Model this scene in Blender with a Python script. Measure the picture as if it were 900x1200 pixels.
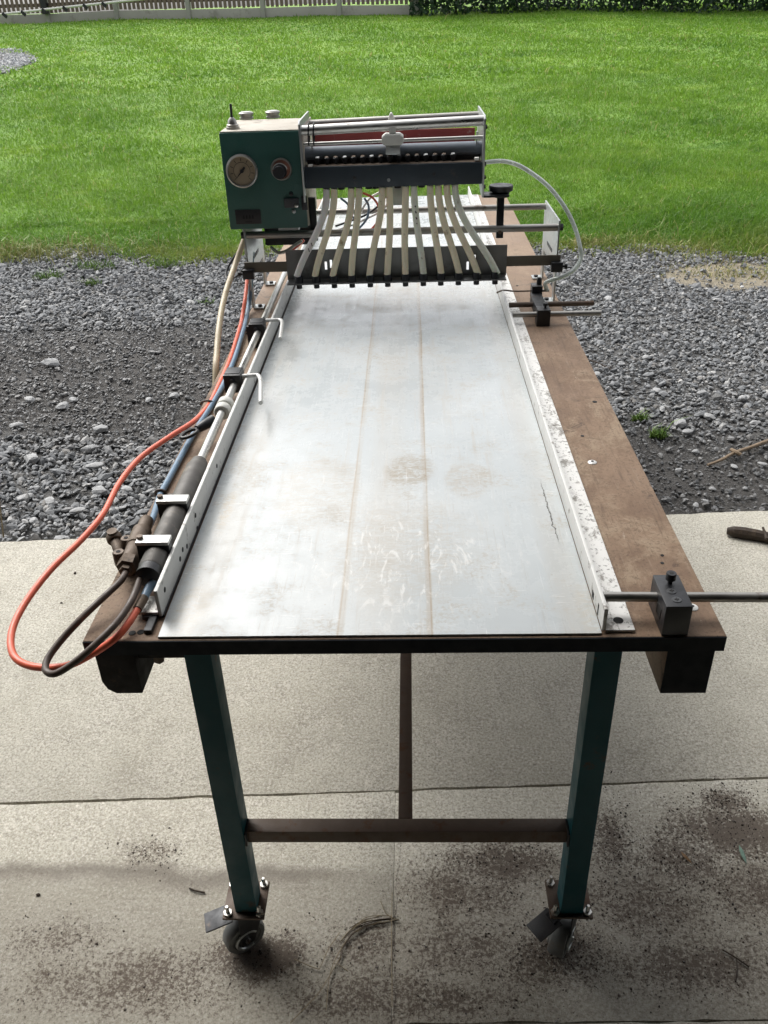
import bpy, bmesh, math, random
import numpy as np
from mathutils import Vector, Matrix
R = math.radians
for o in list(bpy.data.objects): bpy.data.objects.remove(o)
scene = bpy.context.scene
col = scene.collection
random.seed(7)
rng = np.random.default_rng(11)

# ------------------------------------------------------------------ camera
F_PX, EYE = 985.0, 1.65
_y = np.array([28., -600., F_PX]); _y /= np.linalg.norm(_y)
_z = -np.array([58., 1621., F_PX]); _z /= np.linalg.norm(_z)
_z -= _y * (_z @ _y); _z /= np.linalg.norm(_z)
BAS = np.array([np.cross(_y, _z), _y, _z])           # camera (right, down, forward) -> world
cam = bpy.data.cameras.new('camera'); cam_o = bpy.data.objects.new('camera', cam); col.objects.link(cam_o)
cam.sensor_fit = 'HORIZONTAL'; cam.sensor_width = 36; cam.lens = 36 * F_PX / 900
cam.clip_start = .05; cam.clip_end = 2000
r_, u_, b_ = BAS @ [1, 0, 0], -(BAS @ [0, 1, 0]), -(BAS @ [0, 0, 1])
cam_o.matrix_world = Matrix(((r_[0], u_[0], b_[0], 0), (r_[1], u_[1], b_[1], 0), (r_[2], u_[2], b_[2], EYE), (0, 0, 0, 1)))
scene.camera = cam_o

# ------------------------------------------------------------------ sky, sun, exposure
SUN_EL, SUN_AZ = 50, -40            # degrees; azimuth measured from +Y (ahead of the camera), + is right
world = bpy.data.worlds.new('World'); scene.world = world; world.use_nodes = True
wn = world.node_tree; bg = wn.nodes['Background']
sky = wn.nodes.new('ShaderNodeTexSky'); sky.sky_type = 'NISHITA'; sky.sun_disc = False
sky.sun_elevation = R(SUN_EL); sky.sun_rotation = R(SUN_AZ); sky.air_density = 1.0; sky.dust_density = 4.0; sky.ozone_density = 1.0
hs = wn.nodes.new('ShaderNodeHueSaturation'); hs.inputs['Saturation'].default_value = .16
wn.links.new(sky.outputs[0], hs.inputs['Color']); wn.links.new(hs.outputs[0], bg.inputs['Color'])
bg.inputs['Strength'].default_value = .15
sun = bpy.data.lights.new('sun', 'SUN'); sun.energy = .75; sun.angle = R(50); sun.color = (1, .95, .86)
sun_o = bpy.data.objects.new('sun', sun); col.objects.link(sun_o)
sd = Vector((math.sin(R(SUN_AZ)) * math.cos(R(SUN_EL)), math.cos(R(SUN_AZ)) * math.cos(R(SUN_EL)), math.sin(R(SUN_EL))))
sun_o.rotation_euler = sd.to_track_quat('Z', 'Y').to_euler(); sun_o.location = (0, 0, 12)
scene.view_settings.view_transform = 'Standard'; scene.view_settings.look = 'None'
scene.view_settings.gamma = 1; scene.view_settings.exposure = .83
scene.render.engine = 'CYCLES'; scene.cycles.max_bounces = 8

# ------------------------------------------------------------------ pixel (900x1200 photo) -> point on a real plane
def ray(px, py): return BAS @ np.array([px - 450., py - 600., F_PX])
def P(px, py, z=None, y=None, x=None):
    r = ray(px, py)
    t = (z - EYE) / r[2] if z is not None else y / r[1] if y is not None else x / r[0]
    return Vector((t * r[0], t * r[1], EYE + t * r[2]))
def gz(x, y):                                         # terrain height: flat yard, lawn rising to the fence
    x = np.asarray(x, float); y = np.asarray(y, float)
    t = np.clip((y - 5.2) / 2.4, 0, 1)
    yard = -.012 + .012 * np.clip(y - 2.6, 0, 4)
    rise = .0772 * (np.where(y < 7.6, 5.2 + 2.4 * t * t * .5, y - 1.2) - 5.2)
    rise = np.where(y > 24.5, .0772 * 18.1, rise)
    return yard + rise - .03 * np.clip(x - 4, 0, 6) * np.clip((y - 12) / 10, 0, 1) + .012 * np.sin(x * 1.3 + y * .7) * np.clip(y - 6, 0, 1)
def G(px, py):                                        # pixel -> point on the terrain
    z = .0
    for _ in range(60):
        p = P(px, py, z=min(z, EYE - .12)); z = .5 * z + .5 * float(gz(p.x, min(p.y, 24)))
    return p

# ------------------------------------------------------------------ mesh helpers
class MB:
    def __init__(s): s.v = []; s.f = []
    def add(s, vs, fs):
        o = len(s.v); s.v += [tuple(v) for v in vs]; s.f += [tuple(i + o for i in f) for f in fs]; return s
    def box(s, x0, x1, y0, y1, z0, z1):
        return s.add([(x, y, z) for x in (x0, x1) for y in (y0, y1) for z in (z0, z1)],
                     [(0, 1, 3, 2), (4, 6, 7, 5), (0, 4, 5, 1), (2, 3, 7, 6), (0, 2, 6, 4), (1, 5, 7, 3)])
    def obox(s, c, ax, ay, az):                       # oriented box: centre and half-axis vectors
        c, ax, ay, az = map(Vector, (c, ax, ay, az))
        return s.add([c + ax * i + ay * j + az * k for i in (-1, 1) for j in (-1, 1) for k in (-1, 1)],
                     [(0, 1, 3, 2), (4, 6, 7, 5), (0, 4, 5, 1), (2, 3, 7, 6), (0, 2, 6, 4), (1, 5, 7, 3)])
    def lathe(s, p, axis, prof, n=20):                # prof: (radius, distance along axis)
        p, a = Vector(p), Vector(axis).normalized()
        u = a.orthogonal().normalized(); w = a.cross(u); vs = []; fs = []
        for r, t in prof:
            for k in range(n):
                an = 2 * math.pi * k / n; vs.append(p + a * t + (u * math.cos(an) + w * math.sin(an)) * max(r, 1e-5))
        for i in range(len(prof) - 1):
            for k in range(n): fs.append((i * n + k, i * n + (k + 1) % n, (i + 1) * n + (k + 1) % n, (i + 1) * n + k))
        fs.append(tuple(range(n - 1, -1, -1))); fs.append(tuple((len(prof) - 1) * n + k for k in range(n)))
        return s.add(vs, fs)
    def cyl(s, p0, p1, r, n=16, r2=None):
        p0, p1 = Vector(p0), Vector(p1); return s.lathe(p0, p1 - p0, [(r, 0), (r if r2 is None else r2, (p1 - p0).length)], n)
    def tube(s, pts, r, n=10, smooth=6, rad=None):
        pts = [Vector(p) for p in pts]
        if smooth and len(pts) > 2:
            q = [pts[0] * 2 - pts[1]] + pts + [pts[-1] * 2 - pts[-2]]; out = []; rr = []
            for i in range(1, len(q) - 2):
                for k in range(smooth):
                    t = k / smooth; a, b, c, d = q[i - 1:i + 3]
                    out.append(.5 * (2 * b + (c - a) * t + (2 * a - 5 * b + 4 * c - d) * t * t + (3 * b - a - 3 * c + d) * t ** 3))
                    if rad: rr.append(rad[i - 1] * (1 - t) + rad[i] * t)
            out.append(pts[-1]); pts = out
            if rad: rr.append(rad[-1]); rad = rr
        u = None; vs = []; fs = []; m = len(pts)
        for i, p in enumerate(pts):
            t = (pts[min(i + 1, m - 1)] - pts[max(i - 1, 0)]).normalized()
            u = t.orthogonal().normalized() if u is None else (u - t * u.dot(t)).normalized()
            w = t.cross(u); q = rad[i] if rad else r
            for k in range(n):
                an = 2 * math.pi * k / n; vs.append(p + (u * math.cos(an) + w * math.sin(an)) * q)
        for i in range(m - 1):
            for k in range(n): fs.append((i * n + k, i * n + (k + 1) % n, (i + 1) * n + (k + 1) % n, (i + 1) * n + k))
        fs.append(tuple(range(n - 1, -1, -1))); fs.append(tuple((m - 1) * n + k for k in range(n)))
        return s.add(vs, fs)
    def prism(s, outline, d):                         # closed outline of points swept by d
        o = [Vector(p) for p in outline]; n = len(o); d = Vector(d)
        return s.add(o + [p + d for p in o], [tuple(range(n - 1, -1, -1)), tuple(range(n, 2 * n))] + [(i, (i + 1) % n, n + (i + 1) % n, n + i) for i in range(n)])

WL = {}
def finish(o, parent, label, cat, group, kind):
    col.objects.link(o)
    if parent is not None: o.parent = parent
    if label: o['label'] = label
    if cat: o['category'] = cat
    if group: o['group'] = group
    if kind: o['kind'] = kind
    return o
def obj(name, mb, mat, parent=None, bevel=0, label=None, cat=None, group=None, kind=None, flat=False, origin=None):
    off = WL.get(parent.name, Vector((0, 0, 0))) if parent is not None else Vector(origin or (0, 0, 0))
    me = bpy.data.meshes.new(name); me.from_pydata([tuple(Vector(v) - off) for v in mb.v], [], mb.f)
    bm = bmesh.new(); bm.from_mesh(me); bmesh.ops.recalc_face_normals(bm, faces=bm.faces)
    if bevel:
        ed = [e for e in bm.edges if len(e.link_faces) == 2 and e.calc_face_angle(0) > .6]
        bmesh.ops.bevel(bm, geom=ed, offset=bevel, segments=2, affect='EDGES', profile=.6, clamp_overlap=True)
    bm.to_mesh(me); bm.free(); me.materials.append(mat)
    if not flat:
        me.polygons.foreach_set('use_smooth', [True] * len(me.polygons)); me.set_sharp_from_angle(angle=R(38))
    o = bpy.data.objects.new(name, me); finish(o, parent, label, cat, group, kind)
    if parent is None: o.location = off
    WL[o.name] = off
    return o
def empty(name, loc, label, cat, group=None):
    o = bpy.data.objects.new(name, None); o.location = loc; o.empty_display_size = .1
    finish(o, None, label, cat, group, None); WL[o.name] = Vector(loc); return o
def raw(name, V, Fc, mat, label=None, cat=None, group=None, kind=None, smooth=False, parent=None):    # numpy arrays, fixed-size faces
    me = bpy.data.meshes.new(name); k = Fc.shape[1]
    me.vertices.add(len(V)); me.vertices.foreach_set('co', np.ascontiguousarray(V, np.float32).ravel())
    me.loops.add(Fc.size); me.loops.foreach_set('vertex_index', np.ascontiguousarray(Fc, np.int32).ravel())
    me.polygons.add(len(Fc)); me.polygons.foreach_set('loop_start', np.arange(0, Fc.size, k, dtype=np.int32))
    me.polygons.foreach_set('loop_total', np.full(len(Fc), k, np.int32))
    me.polygons.foreach_set('use_smooth', [smooth] * len(Fc))
    me.update(calc_edges=True); me.materials.append(mat)
    o = bpy.data.objects.new(name, me); finish(o, parent, label, cat, group, kind); WL[o.name] = Vector((0, 0, 0)); return o

# ------------------------------------------------------------------ materials
class NT:
    def __init__(s, name):
        s.m = bpy.data.materials.new(name); s.m.use_nodes = True; s.t = s.m.node_tree
        s.b = s.t.nodes['Principled BSDF']; s.co = s.n('ShaderNodeTexCoord').outputs['Object']
    def n(s, ty, **kw):
        n = s.t.nodes.new(ty)
        for k, v in kw.items(): setattr(n, k, v)
        return n
    def put(s, sock, v):
        if isinstance(v, bpy.types.NodeSocket): s.t.links.new(v, sock)
        elif v is not None: sock.default_value = (tuple(v) + (1,)) if isinstance(v, tuple) and len(v) == 3 and sock.type == 'RGBA' else v
    def noise(s, scale, detail=4, rough=.6, vec=None, stretch=None, dist=0):
        n = s.n('ShaderNodeTexNoise'); n.inputs['Scale'].default_value = scale; n.inputs['Detail'].default_value = detail
        n.inputs['Roughness'].default_value = rough; n.inputs['Distortion'].default_value = dist
        v = vec or s.co
        if stretch:
            mp = s.n('ShaderNodeMapping'); mp.inputs['Scale'].default_value = stretch; s.t.links.new(v, mp.inputs[0]); v = mp.outputs[0]
        s.t.links.new(v, n.inputs['Vector']); return n.outputs['Fac']
    def vor(s, scale, feature='F1', out='Distance'):
        n = s.n('ShaderNodeTexVoronoi', feature=feature); n.inputs['Scale'].default_value = scale; s.t.links.new(s.co, n.inputs['Vector']); return n.outputs[out]
    def ramp(s, f, lo, hi, a=0., b=1., smooth=True):
        n = s.n('ShaderNodeMapRange'); n.interpolation_type = 'SMOOTHSTEP' if smooth else 'LINEAR'
        s.put(n.inputs[0], f); n.inputs[1].default_value = lo; n.inputs[2].default_value = hi; n.inputs[3].default_value = a; n.inputs[4].default_value = b
        return n.outputs[0]
    def math(s, op, a, b=None, c=None):
        n = s.n('ShaderNodeMath', operation=op); s.put(n.inputs[0], a)
        if b is not None: s.put(n.inputs[1], b)
        if c is not None: s.put(n.inputs[2], c)
        return n.outputs[0]
    def mix(s, f, a, b, mode='MIX'):
        n = s.n('ShaderNodeMix', data_type='RGBA', blend_type=mode); s.put(n.inputs[0], f); s.put(n.inputs[6], a); s.put(n.inputs[7], b); return n.outputs[2]
    def cramp(s, f, stops):
        n = s.n('ShaderNodeValToRGB'); e = n.color_ramp.elements
        while len(e) < len(stops): e.new(.5)
        for k, (p, c) in enumerate(stops): e[k].position = p; e[k].color = tuple(c) + (1,)
        s.put(n.inputs[0], f); return n.outputs[0]
    def xyz(s):
        n = s.n('ShaderNodeSeparateXYZ'); s.t.links.new(s.co, n.inputs[0]); return n.outputs
    def bump(s, h, strength=.4, dist=.002):
        n = s.n('ShaderNodeBump'); n.inputs['Strength'].default_value = strength; n.inputs['Distance'].default_value = dist
        s.put(n.inputs['Height'], h); s.t.links.new(n.outputs[0], s.b.inputs['Normal'])
    def out(s, colr, rough=.5, metal=0., **kw):
        s.put(s.b.inputs['Base Color'], colr); s.put(s.b.inputs['Roughness'], rough); s.put(s.b.inputs['Metallic'], metal)
        for k, v in kw.items(): s.put(s.b.inputs[k.replace('_', ' ')], v)
        return s.m
def sc(c, k): return tuple(min(1, x * k) for x in c)
def simple(name, c, rough=.5, metal=0., var=.18, scale=9, dirt=None, amt=.0, dscale=14, bump=.15, bscale=160, stretch=None, **kw):
    t = NT(name)
    cc = t.mix(t.noise(scale, 5, .65, stretch=stretch), sc(c, 1 - var), sc(c, 1 + var))
    rr = t.ramp(t.noise(scale * 2.3, 4), .3, .7, max(.05, rough - .1), min(1, rough + .12))
    if dirt:
        d = t.noise(dscale, 7, .72); cc = t.mix(t.ramp(d, .62 - amt * .35, .72 - amt * .25, 0, .9), cc, dirt)
    if bump: t.bump(t.noise(bscale, 4, .6), bump, .0015)
    return t.out(cc, rr, metal, **kw)
M = {}
M['teal'] = simple('teal_paint', (.001, .06, .075), .5, 0, .25, 6, (.05, .035, .022), .1, 12, Specular_IOR_Level=.3)
M['green_box'] = simple('hammered_green_paint', (.028, .092, .078), .4, 0, .15, 8, None, 0, 9, .5, 260)
M['dark_steel'] = simple('dark_steel', (.035, .037, .04), .5, .4, .25, 12, (.06, .035, .02), .1)
M['brown_steel'] = simple('rusty_brown_steel', (.105, .075, .056), .6, .2, .3, 14, (.10, .045, .02), .25, 22, .3)
M['black'] = simple('black_plastic', (.012, .013, .016), .42, 0, .25, 20)
M['black_paint'] = simple('black_beam', (.014, .013, .013), .7, 0, .3, 20, (.04, .028, .02), .12, 30, Specular_IOR_Level=.2)
M['edge'] = simple('shaded_navy_black_edge', (.007, .010, .014), .6, 0, .3, 20, Specular_IOR_Level=.15)  # dark front-edge paint, with the backlit shade put into its colour
M['strip'] = simple('dull_olive_strip', (.15, .135, .105), .55, .3, .2, 12)
M['plate_dark'] = simple('grey_black_plate', (.17, .172, .168), .38, .5, .25, 9, (.12, .11, .1), .1, 14)
M['chrome'] = simple('bright_steel', (.56, .555, .53), .34, 1, .1, 6, (.2, .17, .14), .0, 12, 0)
M['grey_steel'] = simple('dull_steel_bar', (.34, .33, .31), .42, .9, .15, 8, (.14, .11, .09), .08, 14, 0)
M['galv'] = simple('galvanised_plate', (.42, .44, .44), .42, .8, .2, 40, (.25, .2, .16), .1, 18, .1)
M['white_alu'] = simple('white_aluminium', (.62, .62, .6), .45, .1, .08, 10, (.16, .145, .125), .15, 34, .12)
M['alu_block'] = simple('aluminium_block', (.66, .66, .64), .42, .3, .08, 20, (.2, .18, .16), .1, 60)
M['slate'] = simple('slate_blue_bar', (.034, .046, .058), .45, .2, .25, 12, (.075, .07, .065), .14, 20)
M['roller'] = simple('slate_blue_roller', (.14, .165, .20), .5, .1, .2, 12, (.13, .12, .11), .12, 20)
M['red_hopper'] = simple('faded_red_paint', (.27, .045, .04), .55, 0, .2, 10, (.42, .3, .26), .04, 30)
M['red_hose'] = simple('red_hose', (.86, .17, .095), .35, 0, .08, 14, (.55, .16, .11), .06, 30, 0)
M['blue_hose'] = simple('blue_hose', (.15, .24, .34), .4, 0, .12, 14, (.16, .16, .17), .15, 30, 0)
M['brown_hose'] = simple('brown_hose', (.082, .058, .045), .5, 0, .15, 20, (.14, .1, .08), .2, 30, 0)
M['brown_metal'] = simple('dirty_brown_fitting', (.13, .095, .068), .55, .3, .25, 24, (.05, .04, .03), .2, 40)
M['barrel'] = simple('dusty_grey_barrel', (.105, .098, .09), .5, .3, .2, 14, (.19, .165, .135), .25, 20)
M['tan_hose'] = simple('tan_tube', (.82, .74, .54), .35, 0, .12, 14, (.3, .2, .1), .12, 20, 0, Subsurface_Weight=.2, Subsurface_Scale=.004)
M['grey_hose'] = simple('milky_grey_tube', (.74, .72, .68), .35, 0, .1, 14, (.12, .09, .06), .02, 40, 0, Subsurface_Weight=.2, Subsurface_Scale=.004)
M['pale_hose'] = simple('pale_green_tube', (.74, .76, .64), .3, 0, .1, 14, (.2, .14, .08), .06, 24, 0, Subsurface_Weight=.2, Subsurface_Scale=.004)
M['beige_hose'] = simple('beige_hose', (.48, .40, .27), .4, 0, .14, 10, (.3, .22, .13), .15, 16, 0)
M['clear_hose'] = simple('clear_tube', (.8, .86, .82), .2, 0, .05, 10, None, 0, 9, 0, Transmission_Weight=.3, IOR=1.25)
M['cream'] = simple('dusty_cream_lid', (.47, .43, .36), .6, 0, .15, 14, (.26, .22, .17), .22, 16)
M['grey_white'] = simple('grey_white_clamp', (.62, .62, .58), .5, 0, .1, 20, (.2, .19, .18), .1, 40)
M['white'] = simple('white_plastic', (.7, .69, .65), .4, 0, .06, 20)
M['rust_red'] = simple('rust_red_bezel', (.3, .13, .09), .5, .2, .2, 30)
M['dial'] = simple('aged_dial', (.30, .245, .17), .4, 0, .12, 20)
M['plate_name'] = simple('name_plate_dark', (.03, .03, .032), .4, .3, .15, 30)
M['rubber_grey'] = simple('grey_rubber_wheel', (.17, .175, .172), .6, 0, .2, 20, (.17, .15, .13), .2, 30)
M['pedal'] = simple('grey_steel_pedal', (.06, .062, .066), .5, .4, .25, 20, (.12, .09, .07), .1, 30)
M['hole'] = simple('dark_hole', (.008, .008, .008), .8, 0, .1)
M['dark_wood'] = simple('wet_bark', (.04, .027, .018), .75, 0, .4, 30, (.1, .07, .045), .15, 18, .8, 60)
M['stick'] = simple('dry_stick', (.26, .19, .125), .75, 0, .25, 20, (.1, .07, .05), .15, 20, .5, 80)
M['straw'] = simple('dry_straw', (.22, .175, .105), .7, 0, .25, 12)
M['straw_dark'] = simple('dark_straw', (.07, .052, .036), .75, 0, .3, 12)
M['leaf_green'] = simple('blue_green_leaf', (.16, .27, .21), .5, 0, .2, 60)
M['leaf_brown'] = simple('tan_leaf', (.3, .18, .09), .6, 0, .2, 60)
M['post'] = simple('concrete_post', (.36, .35, .33), .85, 0, .2, 4, (.2, .2, .16), .15, 3, .4, 60)
M['board_c'] = simple('concrete_gravel_board', (.36, .345, .32), .85, 0, .16, 1.2, (.26, .25, .22), .22, 2.2, .4, 60)
M['slat'] = simple('weathered_slat', (.17, .13, .105), .85, 0, .3, 5, (.1, .09, .08), .15, 6)
M['shed'] = simple('dark_shed_sheet', (.03, .031, .032), .8, .0, .1)
M['bark'] = simple('hedge_bark', (.07, .05, .035), .85, 0, .3, 30)

def plank_mat():
    t = NT('worn_brown_board'); x, y, z = t.xyz()
    g = t.noise(7, 7, .75, stretch=(1.6, .8, 1)); b = t.noise(4.5, 7, .78, dist=.4); f = t.noise(210, 4, .7); gr = t.noise(16, 5, .7, stretch=(9, .5, 1))
    c = t.mix(t.ramp(g, .35, .65), (.175, .108, .066), (.255, .17, .11))
    c = t.mix(t.ramp(b, .50, .64, 0, .8), c, (.34, .255, .175))
    c = t.mix(t.ramp(t.noise(8, 8, .8, dist=.8), .56, .64, 0, .75), c, (.07, .045, .03))
    c = t.mix(t.ramp(gr, .55, .68, 0, .5), c, (.10, .065, .042)); c = t.mix(t.ramp(gr, .42, .32, 0, .4), c, (.31, .235, .165))
    c = t.mix(t.ramp(f, .52, .66, 0, .55), c, (.07, .046, .03)); c = t.mix(t.ramp(t.vor(55), .0, .1, .7, 0), c, (.05, .033, .022))
    c = t.mix(t.ramp(t.noise(38, 6, .8, stretch=(1, .3, 1)), .64, .70, 0, .7), c, (.42, .34, .26))
    c = t.mix(t.ramp(y, -.7, .6, 0, .35), c, (.38, .28, .20))            # lighter and greyer towards the far end
    t.bump(t.math('ADD', t.math('ADD', g, gr), t.math('MULTIPLY', f, .5)), .4, .0015)
    return t.out(c, t.ramp(b, .3, .7, .62, .82))
M['plank'] = plank_mat()

def sheet_mat():
    # white bed sheet: object coordinates are metres from the table's base point
    t = NT('worn_white_bed_sheet'); x, y, z = t.xyz()
    fine = t.noise(160, 4, .7); mid = t.noise(11, 7, .72); lon = t.noise(9, 6, .7, stretch=(7, .35, 1)); big = t.noise(2.6, 4)
    c = t.mix(t.ramp(big, .35, .65), (.485, .52, .532), (.56, .592, .60))
    c = t.mix(t.ramp(lon, .53, .72, 0, .38), c, (.44, .40, .345))           # faint rubbed streaks along the bed
    c = t.mix(t.math('MULTIPLY', t.ramp(mid, .5, .66), t.ramp(fine, .42, .60, 0, .7)), c, (.40, .37, .32))
    c = t.mix(t.ramp(t.vor(38), .0, .085, .75, 0), c, (.36, .32, .27))
    def band(xc, w, k, colr, cc):
        d = t.math('ABSOLUTE', t.math('SUBTRACT', t.math('ADD', x, t.math('MULTIPLY', t.math('SUBTRACT', t.noise(1.2, 2), .5), .012)), xc))
        m = t.math('MULTIPLY', t.ramp(d, w * .25, w, k, 0), t.ramp(t.noise(14, 5, .7, stretch=(1, .25, 1)), .25, .6, .25, 1))
        return t.mix(m, cc, colr)
    X0 = -.025
    c = band(-.113 - X0, .008, .38, (.42, .36, .28), c); c = band(-.116 - X0, .0024, .55, (.36, .29, .21), c); c = band(.020 - X0, .007, .48, (.38, .31, .23), c); c = band(.0225 - X0, .0022, .7, (.33, .26, .18), c)
    c = band(-.335 - X0, .045, .2, (.44, .36, .25), c); c = band(.235 - X0, .035, .2, (.44, .37, .28), c); c = band(-.055 - X0, .05, .22, (.46, .41, .34), c)
    def spot(px, py, rx, ry, k, colr, cc, tex=26, edge=.25):
        p = P(px, py, z=.853); dx = t.math('DIVIDE', t.math('SUBTRACT', x, p.x - X0), rx); dy = t.math('DIVIDE', t.math('SUBTRACT', y, p.y - 2.6), ry)
        d = t.math('SQRT', t.math('ADD', t.math('MULTIPLY', dx, dx), t.math('MULTIPLY', dy, dy)))
        d = t.math('ADD', d, t.math('MULTIPLY', t.math('SUBTRACT', t.noise(tex, 5, .7), .5), .6))
        m = t.math('MULTIPLY', t.ramp(d, 1 - edge, 1.06, k, 0), t.ramp(t.noise(44, 6, .8, stretch=(1.0, 2.2, 1), dist=1.2), .40, .58, .08, 1))
        return t.mix(m, cc, colr)
    c = spot(480, 551, .056, .07, .8, (.32, .27, .20), c, 13, .35); c = spot(549, 562, .052, .075, .6, (.40, .36, .30), c, 13, .3)
    c = spot(372, 575, .09, .15, .5, (.43, .39, .33), c); c = spot(265, 600, .016, .10, .5, (.42, .34, .22), c, 14, .6)
    c = spot(225, 712, .035, .09, .35, (.45, .37, .25), c, 14, .6); c = spot(690, 715, .03, .08, .35, (.44, .37, .27), c, 14, .6)
    c = spot(470, 640, .17, .22, .5, (.42, .38, .32), c, 16, .7); c = spot(500, 440, .15, .3, .2, (.5, .47, .43), c, 9, .8)
    c = spot(500, 345, .25, .2, .6, (.45, .41, .35), c, 20, .7)
    # pale wiped smears
    sm = t.noise(15, 5, .62, stretch=(2.2, .7, 1), dist=2.4)
    p = P(470, 655, z=.853)
    dd = t.math('ADD', t.math('MULTIPLY', t.math('ABSOLUTE', t.math('SUBTRACT', x, p.x - X0)), 4.0), t.math('MULTIPLY', t.math('ABSOLUTE', t.math('SUBTRACT', y, p.y - 2.6)), 4.2))
    c = t.mix(t.math('MULTIPLY', t.ramp(sm, .54, .66), t.ramp(dd, .4, 1.3, .55, 0)), c, (.80, .80, .78))
    scr = t.noise(30, 4, .6, stretch=(.6, 6, 1), dist=2.2); c = t.mix(t.math('MULTIPLY', t.ramp(scr, .60, .66, 0, .5), t.ramp(mid, .42, .58)), c, (.80, .80, .79))
    sc2 = t.noise(46, 5, .7, stretch=(6, .18, 1)); c = t.mix(t.ramp(sc2, .60, .68, 0, .35), c, (.36, .33, .29)); c = t.mix(t.ramp(sc2, .38, .30, 0, .5), c, (.78, .79, .79))
    # thin hairline crack near the right rail
    cr = t.math('ABSOLUTE', t.math('SUBTRACT', t.math('ADD', x, t.math('MULTIPLY', t.math('SUBTRACT', t.noise(16, 5, .7), .5), .03)), .243 - X0))
    pc0, pc1 = P(660, 640, z=.853).y - 2.6, P(640, 560, z=.853).y - 2.6
    c = t.mix(t.math('MULTIPLY', t.ramp(cr, .0006, .0016, .9, 0), t.math('MULTIPLY', t.ramp(y, pc0, pc0 + .03), t.ramp(y, pc1 - .05, pc1, 1, 0))), c, (.05, .04, .03))
    t.bump(t.math('ADD', t.math('MULTIPLY', big, 2.5), t.math('MULTIPLY', fine, .06)), .25, .004)
    return t.out(c, t.math('ADD', t.ramp(mid, .35, .7, .18, .42), t.ramp(lon, .4, .7, 0, .1)), 0, Specular_IOR_Level=.4)
M['sheet'] = sheet_mat()

def flange_mat():
    t = NT('scuffed_aluminium_flange')
    a = t.noise(26, 7, .78, stretch=(1, .6, 1)); f = t.noise(120, 4, .7)
    c = t.mix(t.ramp(a, .52, .62), (.80, .79, .76), (.30, .28, .25)); c = t.mix(t.ramp(f, .56, .64, 0, .75), c, (.12, .105, .09))
    t.bump(f, .2, .001); return t.out(c, .5, .2)
M['flange'] = flange_mat()

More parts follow.
